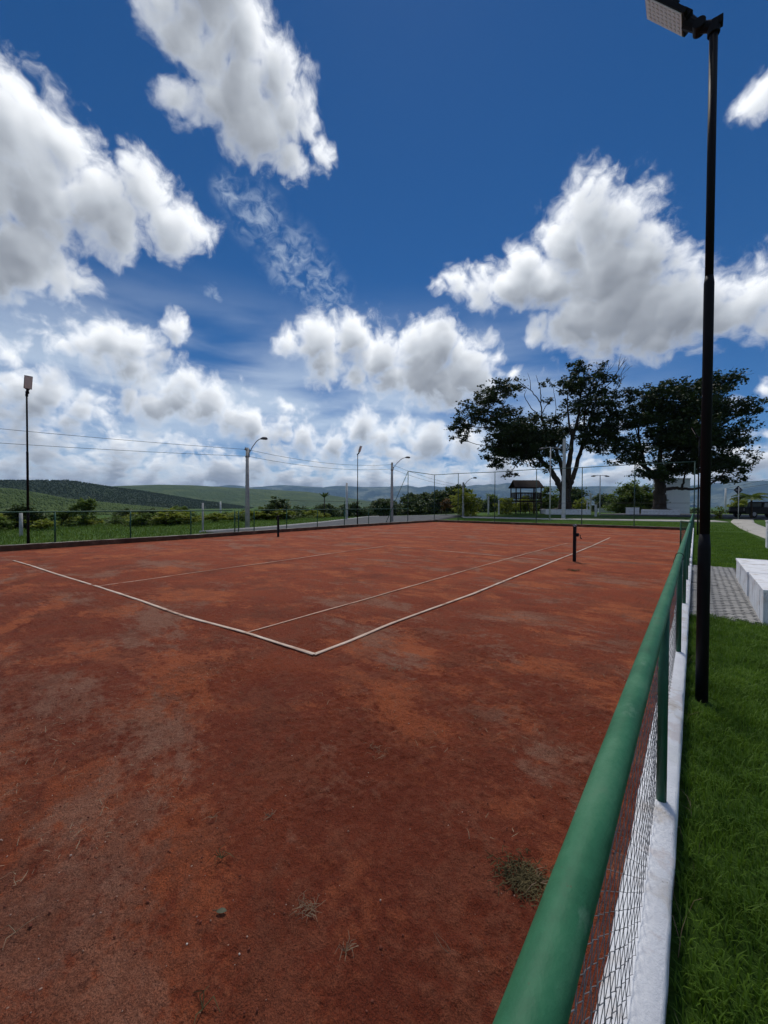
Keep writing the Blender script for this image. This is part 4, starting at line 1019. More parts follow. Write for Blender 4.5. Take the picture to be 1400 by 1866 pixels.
T2 = [(-1.2, 16.7, 2.0, 1.0, 1), (-3.0, 15.3, 2.1, 1.3, 1), (-4.1, 13.1, 2.7, 1.7, 1.2), (-6.6, 12.0, 2.1, 1.3, 1), (-6.2, 9.9, 2.5, 1.6, 1), (-7.7, 10.6, 1.3, 1.0, 0.6), (-4.1, 8.1, 2.5, 1.6, 1), (-3.0, 5.9, 2.0, 1.3, 0.9), (-1.2, 4.9, 1.4, 0.9, 0.8), (-0.1, 14.2, 2.9, 2.1, 1.5), (-0.5, 10.6, 3.2, 2.5, 1.6), (3.1, 17.0, 2.3, 1.3, 1.1), (5.9, 17.4, 2.5, 1.3, 1.1), (7.7, 17.8, 1.0, 0.7, 0.8), (3.1, 14.5, 2.9, 1.8, 1.4), (6.7, 14.2, 2.9, 1.8, 1.3), (9.5, 14.5, 2.1, 1.4, 1), (11.3, 13.8, 1.3, 0.7, 0.8), (3.8, 10.6, 3.6, 2.5, 1.6), (8.1, 11.0, 3.2, 2.0, 1.3), (11.3, 10.2, 1.4, 1.0, 0.8), (7.4, 7.7, 3.2, 1.8, 1.2), (10.2, 7.0, 1.8, 1.4, 1), (11.7, 6.3, 0.7, 0.6, 0.6), (3.8, 7.0, 3.2, 1.8, 1.2), (1.3, 6.7, 1.8, 1.3, 1), (8.8, 5.2, 2.0, 0.9, 0.8), (-8.9, 12.0, 2.0, 1.6, 0.8), (-9.5, 9.7, 1.6, 1.1, 0.6), (-7.1, 14.3, 1.9, 1.1, 0.8), (-4.8, 16.0, 1.4, 0.9, 0.7)]

def leaf_mesh(name, clumps, mat, seed, per=150, size=0.42, depth=0.9, spray=5):
    """crown of leaf sprays: each spray is a handful of leaf faces round a twig tip"""
    g = np.random.default_rng(seed); C = []; S = []
    for (x, y, z, rx, ry, rz, den) in clumps:
        n = max(12, int(per * den * (rx * rz) ** 0.5 * (rx * rz * ry) ** (1 / 3)))
        d = g.normal(size=(n, 3)); d /= np.linalg.norm(d, axis=1)[:, None]
        r = g.uniform(0, 1, n) ** 0.45
        # knots of foliage with gaps between them
        k = g.integers(0, 1000, n) % max(4, int(n / 7))
        knots = g.normal(size=(k.max() + 1, 3)); knots /= np.linalg.norm(knots, axis=1)[:, None]
        kr = g.uniform(0.15, 1.3, k.max() + 1) ** 0.75
        p = knots[k] * kr[k][:, None] * 1.02 + d * r[:, None] * 0.24
        p[:, 2] = np.where(p[:, 2] < -0.35, -0.35 + (p[:, 2] + 0.35) * 0.55, p[:, 2])
        C.append(np.array([x, y, z]) + p * np.array([rx, ry, rz]))
    C = np.concatenate(C); n = len(C)
    P = np.repeat(C, spray, 0) + g.normal(0, size * 0.42, (n * spray, 3)) * np.array([1, 1, 0.6])
    m = len(P)
    a = g.normal(size=(m, 3)) * np.array([1, 1, 0.45]); a /= np.linalg.norm(a, axis=1)[:, None]
    u = g.normal(size=(m, 3)) * 0.6 + np.array([0, 0, 1.0]); b = np.cross(a, u); b /= np.linalg.norm(b, axis=1)[:, None]
    l = size * g.uniform(0.45, 1.0, m)[:, None]; w = l * 0.36
    V = np.stack([P, P + a * l * 0.5 + b * w, P + a * l, P + a * l * 0.5 - b * w], 1).reshape(-1, 3)
    F = np.arange(m * 4).reshape(-1, 4)
    return np_mesh(name, V, F, mat)

def limb_mb(paths):
    b = MB()
    for pts, r0, r1 in paths:
        P = [Vector(p) for p in pts]
        # resample to a gently crooked line
        Q = []; n = 6
        for i in range(len(P) - 1):
            for k in range(n):
                Q.append(P[i].lerp(P[i + 1], k / n))
        Q.append(P[-1])
        for _ in range(3):
            Q = [Q[0]] + [(Q[i - 1] + Q[i] * 2 + Q[i + 1]) / 4 for i in range(1, len(Q) - 1)] + [Q[-1]]
        s = 0.04 * (r0 * 10) ** 0.5
        Q = [q + Vector((random.uniform(-s, s), random.uniform(-s, s), random.uniform(-s, s))) if 0 < i < len(Q) - 1 else q for i, q in enumerate(Q)]
        R = [r0 + (r1 - r0) * (i / (len(Q) - 1)) ** 0.8 for i in range(len(Q))]
        b.tube(Q, R, 10 if r0 > 0.2 else (7 if r0 > 0.06 else 5))
    return b

def big_tree(name, label, loc, scale, clumps2d, trunk, limbs, bare, seed, per, size, dep, mat):
    random.seed(seed)
    root = thing(name, label, "tree", loc, VIEWROT)
    root.scale = (scale, scale, scale)
    limb_mb(trunk).build("trunk", M_BARK, root, smooth=True)
    ends = []
    for pts, r0, r1 in limbs:
        for i in range(len(pts)): ends.append((Vector(pts[i]), r0 + (r1 - r0) * i / max(1, len(pts) - 1)))
    cl = []; br = list(limbs)
    for (x, z, rx, rz, den) in clumps2d:
        y = random.uniform(-1, 1) * dep * max(0.25, 1 - abs(x) / 16)
        n = 1 if rx * rz < 2 else 2
        for q in range(n):
            yy = y if n == 1 else y + (q * 2 - 1) * rx * 0.55
            cl.append((x, yy, z, rx, rx * 0.85, rz, den / n * 1.15))
            c = Vector((x, yy, z))
            e, r = min(ends, key=lambda t: (t[0] - c).length + (2.0 if t[0].z > c.z + 0.5 else 0))
            mid = e.lerp(c, 0.55) + Vector((0, 0, -0.1 * (c - e).length + 0.3))
            r = min(r * 0.7, 0.16)
            br.append(([tuple(e), tuple(mid), tuple(c)], r, 0.03))
            for k in range(4):
                t = c + Vector((random.uniform(-1, 1) * rx, random.uniform(-1, 1) * rx * 0.8, random.uniform(-0.2, 1) * rz))
                br.append(([tuple(mid.lerp(c, random.uniform(0.2, 1))), tuple(c.lerp(t, 0.5) + Vector((0, 0, 0.15))), tuple(t)], 0.035, 0.012))
    limb_mb(br + (bare or [])).build("branches", M_BARK, root, smooth=True)
    link_mesh("crown", leaf_mesh("crown", cl, mat, seed, per, size), root)
    return root

def bare_branches(starts, seed, gen=3, length=2.2, spread=0.55):
    random.seed(seed); out = []
    def go(p, d, L, r, k):
        q = p + d * L
        out.append(([tuple(p), tuple(p + d * L * 0.5 + Vector((random.uniform(-.1, .1), random.uniform(-.1, .1), 0.05))), tuple(q)], r, r * 0.6))
        if k <= 0: return
        for _ in range(random.choice((2, 2, 3))):
            nd = (d + Vector((random.uniform(-1, 1), random.uniform(-1, 1), random.uniform(-0.2, 0.9))) * spread).normalized()
            go(p.lerp(q, random.uniform(0.5, 1.0)), nd, L * random.uniform(0.55, 0.8), r * 0.6, k - 1)
    for p, d, L, r in starts: go(Vector(p), Vector(d).normalized(), L, r, gen)
    return out

t1_trunk = [([(0, 0, -0.5), (0, 0, 0.6), (0.05, 0, 1.6), (0.1, 0, 3.0), (0.15, 0, 4.2)], 0.86, 0.56),
            ([(-0.7, -0.3, -0.3), (-0.35, -0.1, 0.9), (-0.15, 0, 2.6)], 0.55, 0.4), ([(0.75, -0.2, -0.3), (0.4, -0.1, 0.8), (0.25, 0, 2.4)], 0.5, 0.38)]
t1_limbs = [([(-0.15, 0, 3.0), (-0.9, 0.1, 4.2), (-1.9, 0.3, 5.9), (-3.4, 0.5, 7.5), (-5.2, 0.4, 9.0), (-7.8, 0.2, 11.2), (-10.0, 0.3, 13.0)], 0.46, 0.10),
            ([(-3.4, 0.5, 7.5), (-5.5, -0.8, 7.9), (-8.0, -1.2, 8.2)], 0.22, 0.08), ([(-5.2, 0.4, 9.0), (-6.5, 1.5, 11.0), (-7.6, 1.6, 14.5)], 0.18, 0.06),
            ([(0.05, 0, 3.6), (-0.25, 0.3, 6.0), (-0.9, 0.8, 8.6), (-2.0, 0.6, 10.4), (-3.0, 0.5, 12.6)], 0.34, 0.10),
            ([(0.2, 0, 3.8), (0.45, -0.3, 6.6), (0.7, -0.4, 9.5), (1.4, -0.5, 12.6), (1.8, -0.5, 16.2)], 0.42, 0.09),
            ([(0.7, -0.4, 9.5), (0.0, -0.6, 12.6), (-0.1, -0.6, 15.5)], 0.18, 0.06),
            ([(0.4, 0, 3.0), (1.1, 0.2, 4.6), (1.9, 0.4, 7.2), (2.7, 0.5, 10.0), (3.4, 0.6, 12.4), (4.4, 0.6, 15.6)], 0.38, 0.08),
            ([(1.9, 0.4, 7.2), (3.0, 1.2, 9.2), (4.6, 1.6, 12.0), (5.0, 1.5, 14.2)], 0.22, 0.07), ([(2.7, 0.5, 10.0), (2.4, 0.0, 12.8), (2.9, -0.2, 15.6)], 0.16, 0.05)]
t1_bare = [([(-2.0, 0.6, 10.4), (-2.8, 0.5, 12.4), (-3.0, 0.4, 14.4), (-4.4, 0.4, 16.0), (-6.2, 0.4, 17.3)], 0.13, 0.03),
           ([(-3.0, 0.4, 14.4), (-3.1, 0.4, 16.2), (-3.7, 0.4, 17.9)], 0.08, 0.02), ([(-4.4, 0.4, 16.0), (-4.4, 0.4, 17.2), (-4.8, 0.4, 18.2)], 0.05, 0.015),
           ([(-2.8, 0.5, 12.4), (-4.4, 0.2, 13.6), (-5.3, 0.2, 15.2), (-5.0, 0.2, 16.0)], 0.08, 0.02),
           ([(-0.9, 0.8, 8.6), (-1.2, 0.8, 11.5), (-0.8, 0.8, 13.8), (-1.4, 0.8, 16.8)], 0.09, 0.02)]
t1_bare += bare_branches([((3.9, 0.6, 16.2), (0.6, 0, 1), 1.7, 0.06), ((4.4, 0.6, 15.6), (1.0, 0.1, 0.85), 2.6, 0.07), ((5.0, 1.0, 15.0), (1.4, 0, 0.9), 2.9, 0.07), ((4.4, 0.6, 15.6), (0.35, 0, 1.0), 2.2, 0.06)], 5, 3)
big_tree("spreading_tree", "old spreading tree with a thick trunk and bare upper twigs inside a white planter", (-13.75, 56.5, 0.6), 1.04, T1, t1_trunk, t1_limbs, t1_bare, 41, 112, 0.40, 3.6, M_LEAF_A)

t2_trunk = [([(0, 0, -0.4), (0, 0, 0.8), (-0.05, 0, 2.4), (-0.1, 0, 4.2), (0, 0, 5.6)], 0.92, 0.6), ([(0.55, -0.2, -0.3), (0.2, -0.1, 1.0), (0.0, 0, 2.6)], 0.5, 0.35)]
t2_limbs = [([(-0.1, 0, 4.6), (-1.8, 0.4, 6.6), (-4.0, 0.8, 8.8), (-6.6, 0.8, 11.2)], 0.36, 0.10), ([(-1.8, 0.4, 6.6), (-2.6, 0.6, 10.5), (-3.2, 0.5, 14.0)], 0.22, 0.08),
            ([(0, 0, 5.2), (-0.3, -0.3, 9.0), (-0.2, -0.4, 13.0), (-0.8, -0.4, 15.8)], 0.38, 0.10), ([(0.1, 0, 5.0), (2.0, 0.3, 7.6), (3.5, 0.5, 11.2), (3.2, 0.5, 15.8)], 0.36, 0.10),
            ([(2.0, 0.3, 7.6), (5.5, -0.6, 10.2), (8.0, -0.8, 12.6), (10.4, -0.8, 13.8)], 0.28, 0.08), ([(3.5, 0.5, 11.2), (5.6, 0.6, 14.4), (6.2, 0.6, 16.6)], 0.18, 0.06),
            ([(0.3, 0, 3.5), (1.8, -0.4, 3.75), (3.2, -0.5, 3.55), (5.4, -0.6, 3.7), (7.6, -0.5, 4.8), (9.0, -0.5, 6.8)], 0.26, 0.08), ([(2.6, -0.5, 3.6), (2.9, -0.5, 4.6), (3.2, -0.4, 6.4)], 0.18, 0.08)]
big_tree("leafy_tree", "broad dense dark-leaved tree with one low horizontal branch, beside the white panel kiosk", (-3.6, 62.2, 0.6), 0.93, T2, t2_trunk, t2_limbs, None, 43, 98, 0.44, 3.8, M_LEAF_A)

def small_crown(name, mat, seed, w, h, lumps, per, size, trunk_h=0.0, trunk_r=0.1, low=0.15):
    """a shrub or small tree, as an unplaced list of (mesh name, mesh)"""
    g = random.Random(seed); cl = []
    for k in range(lumps):
        a = g.uniform(0, 2 * PI); r = g.uniform(0, 0.32) * w
        z = trunk_h + (h - trunk_h) * g.uniform(low, 0.72)
        k2 = 1 - 0.45 * abs((z - trunk_h) / max(0.1, h - trunk_h) - 0.4)
        cl.append((r * math.cos(a) * k2, r * math.sin(a) * k2, z, w * g.uniform(0.17, 0.30), w * g.uniform(0.17, 0.30), (h - trunk_h) * g.uniform(0.16, 0.28), 1.0))
    cl.append((0, 0, h * 0.80, w * 0.2, w * 0.2, h * 0.20, 1.0))
    random.seed(seed)
    paths = [([(0, 0, -0.3), (0.02 * w, 0, h * 0.3), (0, 0, h * 0.62)], trunk_r, trunk_r * 0.4)]
    for c in cl[:6]: paths.append(([(0, 0, h * 0.22), (c[0] * 0.5, c[1] * 0.5, c[2] * 0.7), (c[0], c[1], c[2])], trunk_r * 0.5, trunk_r * 0.15))
    t = limb_mb(paths)
    return leaf_mesh(name, cl, mat, seed, per, size), t

def plant(name, label, cat, loc, crown_tr, rotz=0.0, scale=1.0, group=None):
    root = thing(name, label, cat, loc, rotz, group); root.scale = (scale, scale, scale)
    crown, t = crown_tr
    t.build("trunk" if cat == "tree" else "stem", M_BARK, root, smooth=True)
    link_mesh("crown" if cat == "tree" else "foliage", crown, root)
    return root

def gl(x, y, dz=0.0): return (x, y, gz(x, y) + dz)
plant("shrub", "large yellow-green rounded shrub behind the lamp pole at the far road corner", "shrub", gl(-23.6, 47.3), small_crown("foliage", M_LEAF_Y, 51, 4.8, 3.4, 13, 90, 0.30, low=0.1))
plant("shrub", "smaller yellow-green shrub just left of the timber play tower", "shrub", gl(-20.6, 53.4), small_crown("foliage", M_LEAF_Y, 52, 3.8, 2.5, 10, 90, 0.28, low=0.1))
plant("shrub", "low yellow-green bush behind the steps of the play tower", "shrub", gl(-20.2, 60.0), small_crown("foliage", M_LEAF_Y, 53, 4.6, 2.6, 10, 80, 0.30, low=0.1))
plant("shrub", "yellow-green bushy growth between the play tower and the old tree trunk", "shrub", gl(-17.6, 62.0), small_crown("foliage", M_LEAF_G, 54, 4.2, 4.2, 12, 80, 0.32, low=0.1))
plant("shrub", "rusty orange-leaved shrub at the left edge of the big yellow-green shrub", "shrub", gl(-27.8, 49.5), small_crown("foliage", M_LEAF_R, 55, 1.9, 2.6, 7, 110, 0.26, 0.5, 0.06))
plant("shrub", "broad mid-green bush in front of the mountains left of the leafy tree", "shrub", gl(-8.0, 72.5), small_crown("foliage", M_LEAF_G, 56, 8.4, 5.2, 18, 60, 0.42, low=0.08))
plant("shrub", "lower green bush tucked behind the leafy tree's trunk", "shrub", gl(-5.0, 74.0), small_crown("foliage", M_LEAF_G, 57, 4.8, 3.6, 11, 70, 0.38, low=0.08))
plant("shrub", "yellow-green bush right of the old tree's trunk", "shrub", gl(-13.4, 66.0), small_crown("foliage", M_LEAF_Y, 58, 3.6, 2.6, 9, 80, 0.3, low=0.1))
plant("shrub", "round clipped bush with a yellow top beside the distant pale pole", "shrub", gl(6.0, 92.0), small_crown("foliage", M_LEAF_Y, 59, 4.2, 2.9, 10, 80, 0.34, low=0.05))
plant("shrub", "small yellowish shrub at the end of the cross path by the floodlight poles", "shrub", gl(1.9, 51.5), small_crown("foliage", M_LEAF_Y, 60, 1.4, 1.3, 7, 120, 0.2, low=0.05))

# shrubs and small trees below the meadow
bush_kinds = [("yellowish green scrub bush below the meadow edge", M_LEAF_Y, 3.4, 2.4, 0.32), ("dull green scrub bush below the meadow edge", M_LEAF_G, 3.6, 2.6, 0.34),
              ("pale trunked small tree below the meadow edge", M_LEAF_G, 3.6, 3.6, 0.34), ("dark green scrub tree below the meadow edge", M_LEAF_W, 4.6, 4.2, 0.4)]
protos = []
for i, (lb, mt, w, h, s) in enumerate(bush_kinds):
    o = plant("scrub_bush" if i != 2 else "scrub_tree", lb, "shrub" if i != 2 else "tree", (0, 0, -200), small_crown("foliage" if i != 2 else "crown", mt, 70 + i, w, h, 10, 75, s, 1.1 if i == 2 else 0.0, 0.10, 0.1))
    o['group'] = "scrub below the meadow"
    protos.append((o, kids(o)))
def where(az):
    """which stretch of the horizon a far plant stands on, told by the landmarks in front of it"""
    d = math.degrees(az)
    for lim, txt in ((-79, "beyond the meadow floodlight"), (-71, "behind the west end of the meadow fence"), (-64, "behind the middle of the meadow fence"), (-58, "behind the fence opening"),
                     (-50, "right of the nearest concrete pole"), (-44, "by the pole across the road"), (-38, "behind the roadside floodlight"), (-30, "behind the tall fence corner"),
                     (-20, "left of the play tower"), (-12, "behind the old tree"), (-3, "behind the leafy tree")):
        if d < lim: return txt
    return "beyond the car road"
g = random.Random(77); used = [False] * 4
for k in range(230):
    az = math.radians(g.uniform(-88, -46)); r = g.uniform(34, 75) if k % 3 else g.uniform(75, 120)
    if az < math.radians(-77) and k % 2: r = g.uniform(28, 40)
    x, y = math.sin(az) * r, math.cos(az) * r
    if x > -31 - 0.34 * max(0, y - 12): continue
    i = g.choices((0, 1, 2, 3), (6, 5, 2, 1))[0]; s = g.uniform(0.40, 0.75) * (1.25 if r > 75 else 1.0) * (0.9 if r < 40 else 1)
    o, ks = protos[i]; lb = bush_kinds[i][0].replace("below the meadow edge", where(az)) + (", close to the grass" if r < 55 else ", farther down the valley")
    if not used[i]: used[i] = True; o.location = (x, y, gz(x, y) - 0.1); o.rotation_euler = (0, 0, g.uniform(0, 6)); o.scale = (s, s, s); o['label'] = lb
    else: dup(o, (x, y, gz(x, y) - 0.1), g.uniform(0, 6), (s * 1.3, s * 1.3, s * g.uniform(0.65, 0.9)), lb, tree=ks)

# woodland beyond the road and the valley
wood = []
for i in range(3):
    o = plant("woodland_tree", ["dense dark green tree in the wood beyond the road", "rounded dull green tree in the wood beyond the road", "tall narrow green tree in the wood beyond the road"][i], "tree", (0, 0, -200),
              small_crown("crown", (M_LEAF_W, M_LEAF_W, M_LEAF_G)[i], 90 + i, (8, 9, 5.5)[i], (8.0, 6.5, 9.5)[i], 16, 26, 0.85, (1.5, 1.0, 2.0)[i], 0.25, 0.05))
    o['group'] = "trees of the wood beyond the road"
    wood.append((o, kids(o)))
used = [False] * 3
for k in range(150):
    t = k / 150
    if k % 5 < 3: az = math.radians(g.uniform(-53, -27)); r = g.uniform(92, 190)
    else: az = math.radians(g.uniform(-30, 6)); r = g.uniform(110, 200)
    x, y = math.sin(az) * r, math.cos(az) * r
    if math.degrees(az) > -4 and r < 140: r = 165; x, y = math.sin(az) * r, math.cos(az) * r
    i = g.choices((0, 1, 2), (4, 4, 2))[0]; s = g.uniform(0.55, 0.9) * (0.8 if math.degrees(az) < -44 else 1)
    o, ks = wood[i]; lb = o['label'].split(" in the wood")[0] + " in the wood " + where(az) + (", nearer row" if r < 140 else ", farther row")
    if not used[i]: used[i] = True; o.location = (x, y, gz(x, y) - 0.2); o.scale = (s, s, s); o['label'] = lb
    else: dup(o, (x, y, gz(x, y) - 0.2), g.uniform(0, 6), (s, s, s * g.uniform(0.85, 1.1)), lb, tree=ks)

def palm(loc, label, h, n, L, r, mat, seed, droop=0.8):
    root = thing("palm_tree", label, "tree", loc)
    g = random.Random(seed)
    b = MB(); b.tube([(0, 0, -0.2), (0.02, 0, h * 0.4), (0.0, 0.03, h)], [r * 1.3, r, r * 0.85], 8); b.build("trunk", M_BARK, root, smooth=True)
    b = MB()
    for k in range(n):
        a = 2 * PI * k / n + g.uniform(-.2, .2); up = g.uniform(0.55, 1.35)
        pts = []
        for t in np.linspace(0, 1, 7):
            pts.append(Vector((math.cos(a) * L * t * math.cos(up * 0.6), math.sin(a) * L * t * math.cos(up * 0.6), h + L * (math.sin(up) * t - droop * 0.8 * t * t))))
        b.tube(pts, [0.02 - 0.002 * i for i in range(7)], 4)
        side = Vector((-math.sin(a), math.cos(a), 0))
        for i in range(1, 7):
            for s in (-1, 1):
                for f in (0.0, 0.5):
                    p = pts[i - 1].lerp(pts[i], f); d = (pts[i] - pts[i - 1]).normalized()
                    w = L * 0.30 * (1 - abs(i / 7 - 0.45))
                    tip = p + side * s * w + d * w * 0.7 + Vector((0, 0, -w * 0.35))
                    b.add([p, p + d * 0.12 * L, tip], [(0, 1, 2)])
    b.build("fronds", mat, root)
palm(gl(4.35, 53.0), "young feathery palm in front of the dark pickup", 1.9, 15, 1.75, 0.09, M_LEAF_G, 5)
palm(gl(-40.5, 38.0), "slim dark palm with a tight upright tuft at the road bend", 2.9, 12, 0.85, 0.07, M_LEAF_W, 6, 0.2)

# ------------------------------------------------------------------ planters, kiosk, play tower, sign, pickup
def planter(loc, w, d, h, rot, label, soil=True):
    root = thing("planter", label, "planter", loc, rot)
    t = 0.22
    for nm, c, s in (("front_wall", (w / 2, t / 2, h / 2 - 0.1), (w, t, h + 0.2)), ("back_wall", (w / 2, d - t / 2, h / 2 - 0.1), (w, t, h + 0.2)),
                     ("side_wall", (t / 2, d / 2, h / 2 - 0.103), (t - 0.004, d - 2 * t - 0.004, h + 0.194)), ("side_wall", (w - t / 2, d / 2, h / 2 - 0.103), (t - 0.004, d - 2 * t - 0.004, h + 0.194))):
        b = MB(); b.box(c, s); b.build(nm, M_WHITE, root, bevel=0.012)
    if soil:
        n = 13; xs = np.linspace(t * 0.9, w - t * 0.9, n); ys = np.linspace(t * 0.9, d - t * 0.9, n); X, Y = np.meshgrid(xs, ys, indexing='ij')
        Z = h - 0.12 + 0.38 * np.exp(-(((X - w / 2) / (w * 0.28)) ** 2 + ((Y - d / 2) / (d * 0.28)) ** 2)) + 0.04 * fbm(X * 2, Y * 2, 3, 8)
        link_mesh("soil", np_mesh("soil", np.stack([X, Y, Z], -1).reshape(-1, 3), grid_faces(n, n), M_SAND, True), root)
planter((-15.3, 53.58, 0.5), 5.35, 5.2, 0.74, math.radians(24.8), "white planter wall around the foot of the old spreading tree")
planter((-5.45, 60.2, 0.56), 4.0, 4.4, 0.72, math.radians(2), "white planter wall around the foot of the leafy tree")
def seat_wall(loc, w, h, label, rot=VIEWROT, d=0.5):
    root = thing("seat_wall", label, "low wall", loc, rot)
    b = MB(); b.box((w / 2, d / 2, h / 2 - 0.15), (w, d, h + 0.2)); b.build("body", M_WHITE, root, bevel=0.015)
    b = MB(); b.box((w / 2, d / 2, h - 0.01), (w + 0.05, d + 0.05, 0.07)); b.build("coping", M_WHITE, root, bevel=0.012)
seat_wall((-12.9, 75.8, 0.55), 3.5, 0.72, "low white seat wall under the dark bush between the two big trees")
seat_wall((-6.6, 59.2, 0.56), 1.25, 0.95, "small white block at the left end of the leafy tree's planter", d=0.8)
seat_wall((-16.6, 56.0, 0.54), 0.9, 0.62, "short white wall stub left of the old tree's planter")

def kiosk():
    root = thing("kiosk", "white kiosk clad in horizontal panels behind the leafy tree", "kiosk", (-3.35, 73.2, 0.45), VIEWROT)
    w, d, h = 3.45, 3.2, 5.4; n = 6
    b = MB(); b.box((w / 2, d / 2, h / 2), (w - 0.08, d - 0.08, h)); b.build("body", M_PANEL, root)
    for k in range(n):
        z = 0.05 + k * h / n; ph = h / n - 0.045
        b = MB(); b.box((w / 2, 0.02, z + ph / 2), (w, 0.05, ph)); b.build("wall_panel", M_PANEL, root, bevel=0.012)
        for x in (0.02, w - 0.02):
            b = MB(); b.box((x, d / 2, z + ph / 2), (0.05, d - 0.12, ph)); b.build("wall_panel", M_PANEL, root, bevel=0.012)
    b = MB(); b.box((w / 2, d / 2, h + 0.05), (w + 0.15, d + 0.15, 0.1)); b.build("roof", M_STEEL, root, bevel=0.02)
    b = MB(); b.box((w / 2, d / 2, -0.1), (w + 0.3, d + 0.3, 0.25)); b.build("plinth", M_WOOD, root)
kiosk()

def play_tower():
    root = thing("play_tower", "dark timber play tower on stilts with a gabled roof, railing and steps", "play tower", (-18.75, 56.0, 0.55), VIEWROT)
    W, D = 3.45, 2.2; fl = 1.85; ev = 3.72
    for x in (-W / 2, W / 2):
        for y in (-D / 2, D / 2):
            b = MB(); b.box((x, y, ev / 2 - 0.15), (0.13, 0.13, ev + 0.3)); b.build("post", M_WOOD, root, bevel=0.01)
    for x in (-W / 2 + 0.62, 0.7):
        b = MB(); b.box((x, -D / 2, ev / 2 - 0.15), (0.11, 0.11, ev + 0.3)); b.build("post", M_WOOD, root, bevel=0.01)
    b = MB()
    for k in range(12): b.box((-W / 2 + 0.15 + k * (W - 0.3) / 11, 0, fl), (0.25, D + 0.2, 0.05))
    b.build("floor", M_WOOD, root)
    b = MB()
    for y in (-D / 2, D / 2): b.box((0, y, fl - 0.10), (W + 0.25, 0.09, 0.16))
    for x in (-W / 2, W / 2): b.box((x, 0, fl - 0.11), (0.09, D - 0.1, 0.14))
    b.build("floor_beam", M_WOOD, root)
    for y in (-D / 2 - 0.07, D / 2 + 0.07):
        b = MB(); b.box((0, y, fl + 1.08), (W + 0.1, 0.06, 0.10)); b.box((0, y, fl + 0.28), (W + 0.1, 0.05, 0.08))
        for k in range(17): b.box((-W / 2 + 0.1 + k * (W - 0.2) / 16, y, fl + 0.68), (0.085, 0.03, 0.78))
        b.build("railing", M_WOOD, root)
    for x in (-W / 2 - 0.07, W / 2 + 0.07):
        b = MB(); b.box((x, 0, fl + 1.08), (0.06, D, 0.10)); b.box((x, 0, fl + 0.28), (0.05, D, 0.08))
        for k in range(10): b.box((x, -D / 2 + 0.12 + k * (D - 0.24) / 9, fl + 0.68), (0.03, 0.085, 0.78))
        b.build("railing", M_WOOD, root)
    b = MB(); o = 0.28; zr = ev + 0.95
    for s in (-1, 1):
        y0, y1 = s * (D / 2 + 0.35), 0
        b.add([(-W / 2 - o, y0, ev - 0.1), (W / 2 + o, y0, ev - 0.1), (W / 2 + o - 0.18, y1, zr), (-W / 2 - o + 0.18, y1, zr),
               (-W / 2 - o, y0, ev - 0.03), (W / 2 + o, y0, ev - 0.03), (W / 2 + o - 0.18, y1, zr + 0.07), (-W / 2 - o + 0.18, y1, zr + 0.07)],
              [(0, 1, 2, 3), (4, 7, 6, 5), (0, 4, 5, 1), (1, 5, 6, 2), (3, 2, 6, 7), (0, 3, 7, 4)])
    roof = b.build("roof", M_ROOF, root)
    b = MB(); b.box((0, 0, ev - 0.05), (W + 0.1, 0.1, 0.12))
    for y in (-D / 2, D / 2): b.box((0, y, ev - 0.05), (W + 0.2, 0.1, 0.12))
    b.build("tie_beam", M_WOOD, roof)
    for k in range(7):
        z = 0.22 + k * 0.25; y = -D / 2 - 1.15 + k * 0.165
        b = MB(); b.box((0.25, y, z), (0.95, 0.22, 0.045)); b.build("step", M_WOOD, root)
    for x in (-0.26, 0.76):
        b = MB(); b.tube([(x, -D / 2 - 1.35, -0.1), (x, -D / 2 - 0.1, fl)], 0.05, 6); b.build("stringer", M_WOOD, root)
play_tower()

def road_sign():
    root = thing("road_sign", "diamond road sign seen from behind on a thin grey post", "sign", (3.29, 51.3, 0.47), VIEWROT + 0.15)
    b = MB(); b.tube([(0, 0, -0.2), (0, 0, 3.1)], 0.035, 10); b.build("post", M_PALE, root, smooth=True)
    b = MB(); s = 0.52
    b.add([(-s, 0.05, 2.83), (0, 0.05, 2.83 - s * 0.82), (s, 0.05, 2.83), (0, 0.05, 2.83 + s * 0.82), (-s, 0.065, 2.83), (0, 0.065, 2.83 - s * 0.82), (s, 0.065, 2.83), (0, 0.065, 2.83 + s * 0.82)],
          [(0, 1, 2, 3), (7, 6, 5, 4), (0, 4, 5, 1), (1, 5, 6, 2), (2, 6, 7, 3), (3, 7, 4, 0)])
    b.build("plate", M_SIGNBACK, root)
    b = MB(); b.box((0, 0.035, 2.83), (0.66, 0.025, 0.07)); b.build("bracket", M_STEEL, root)
road_sign()

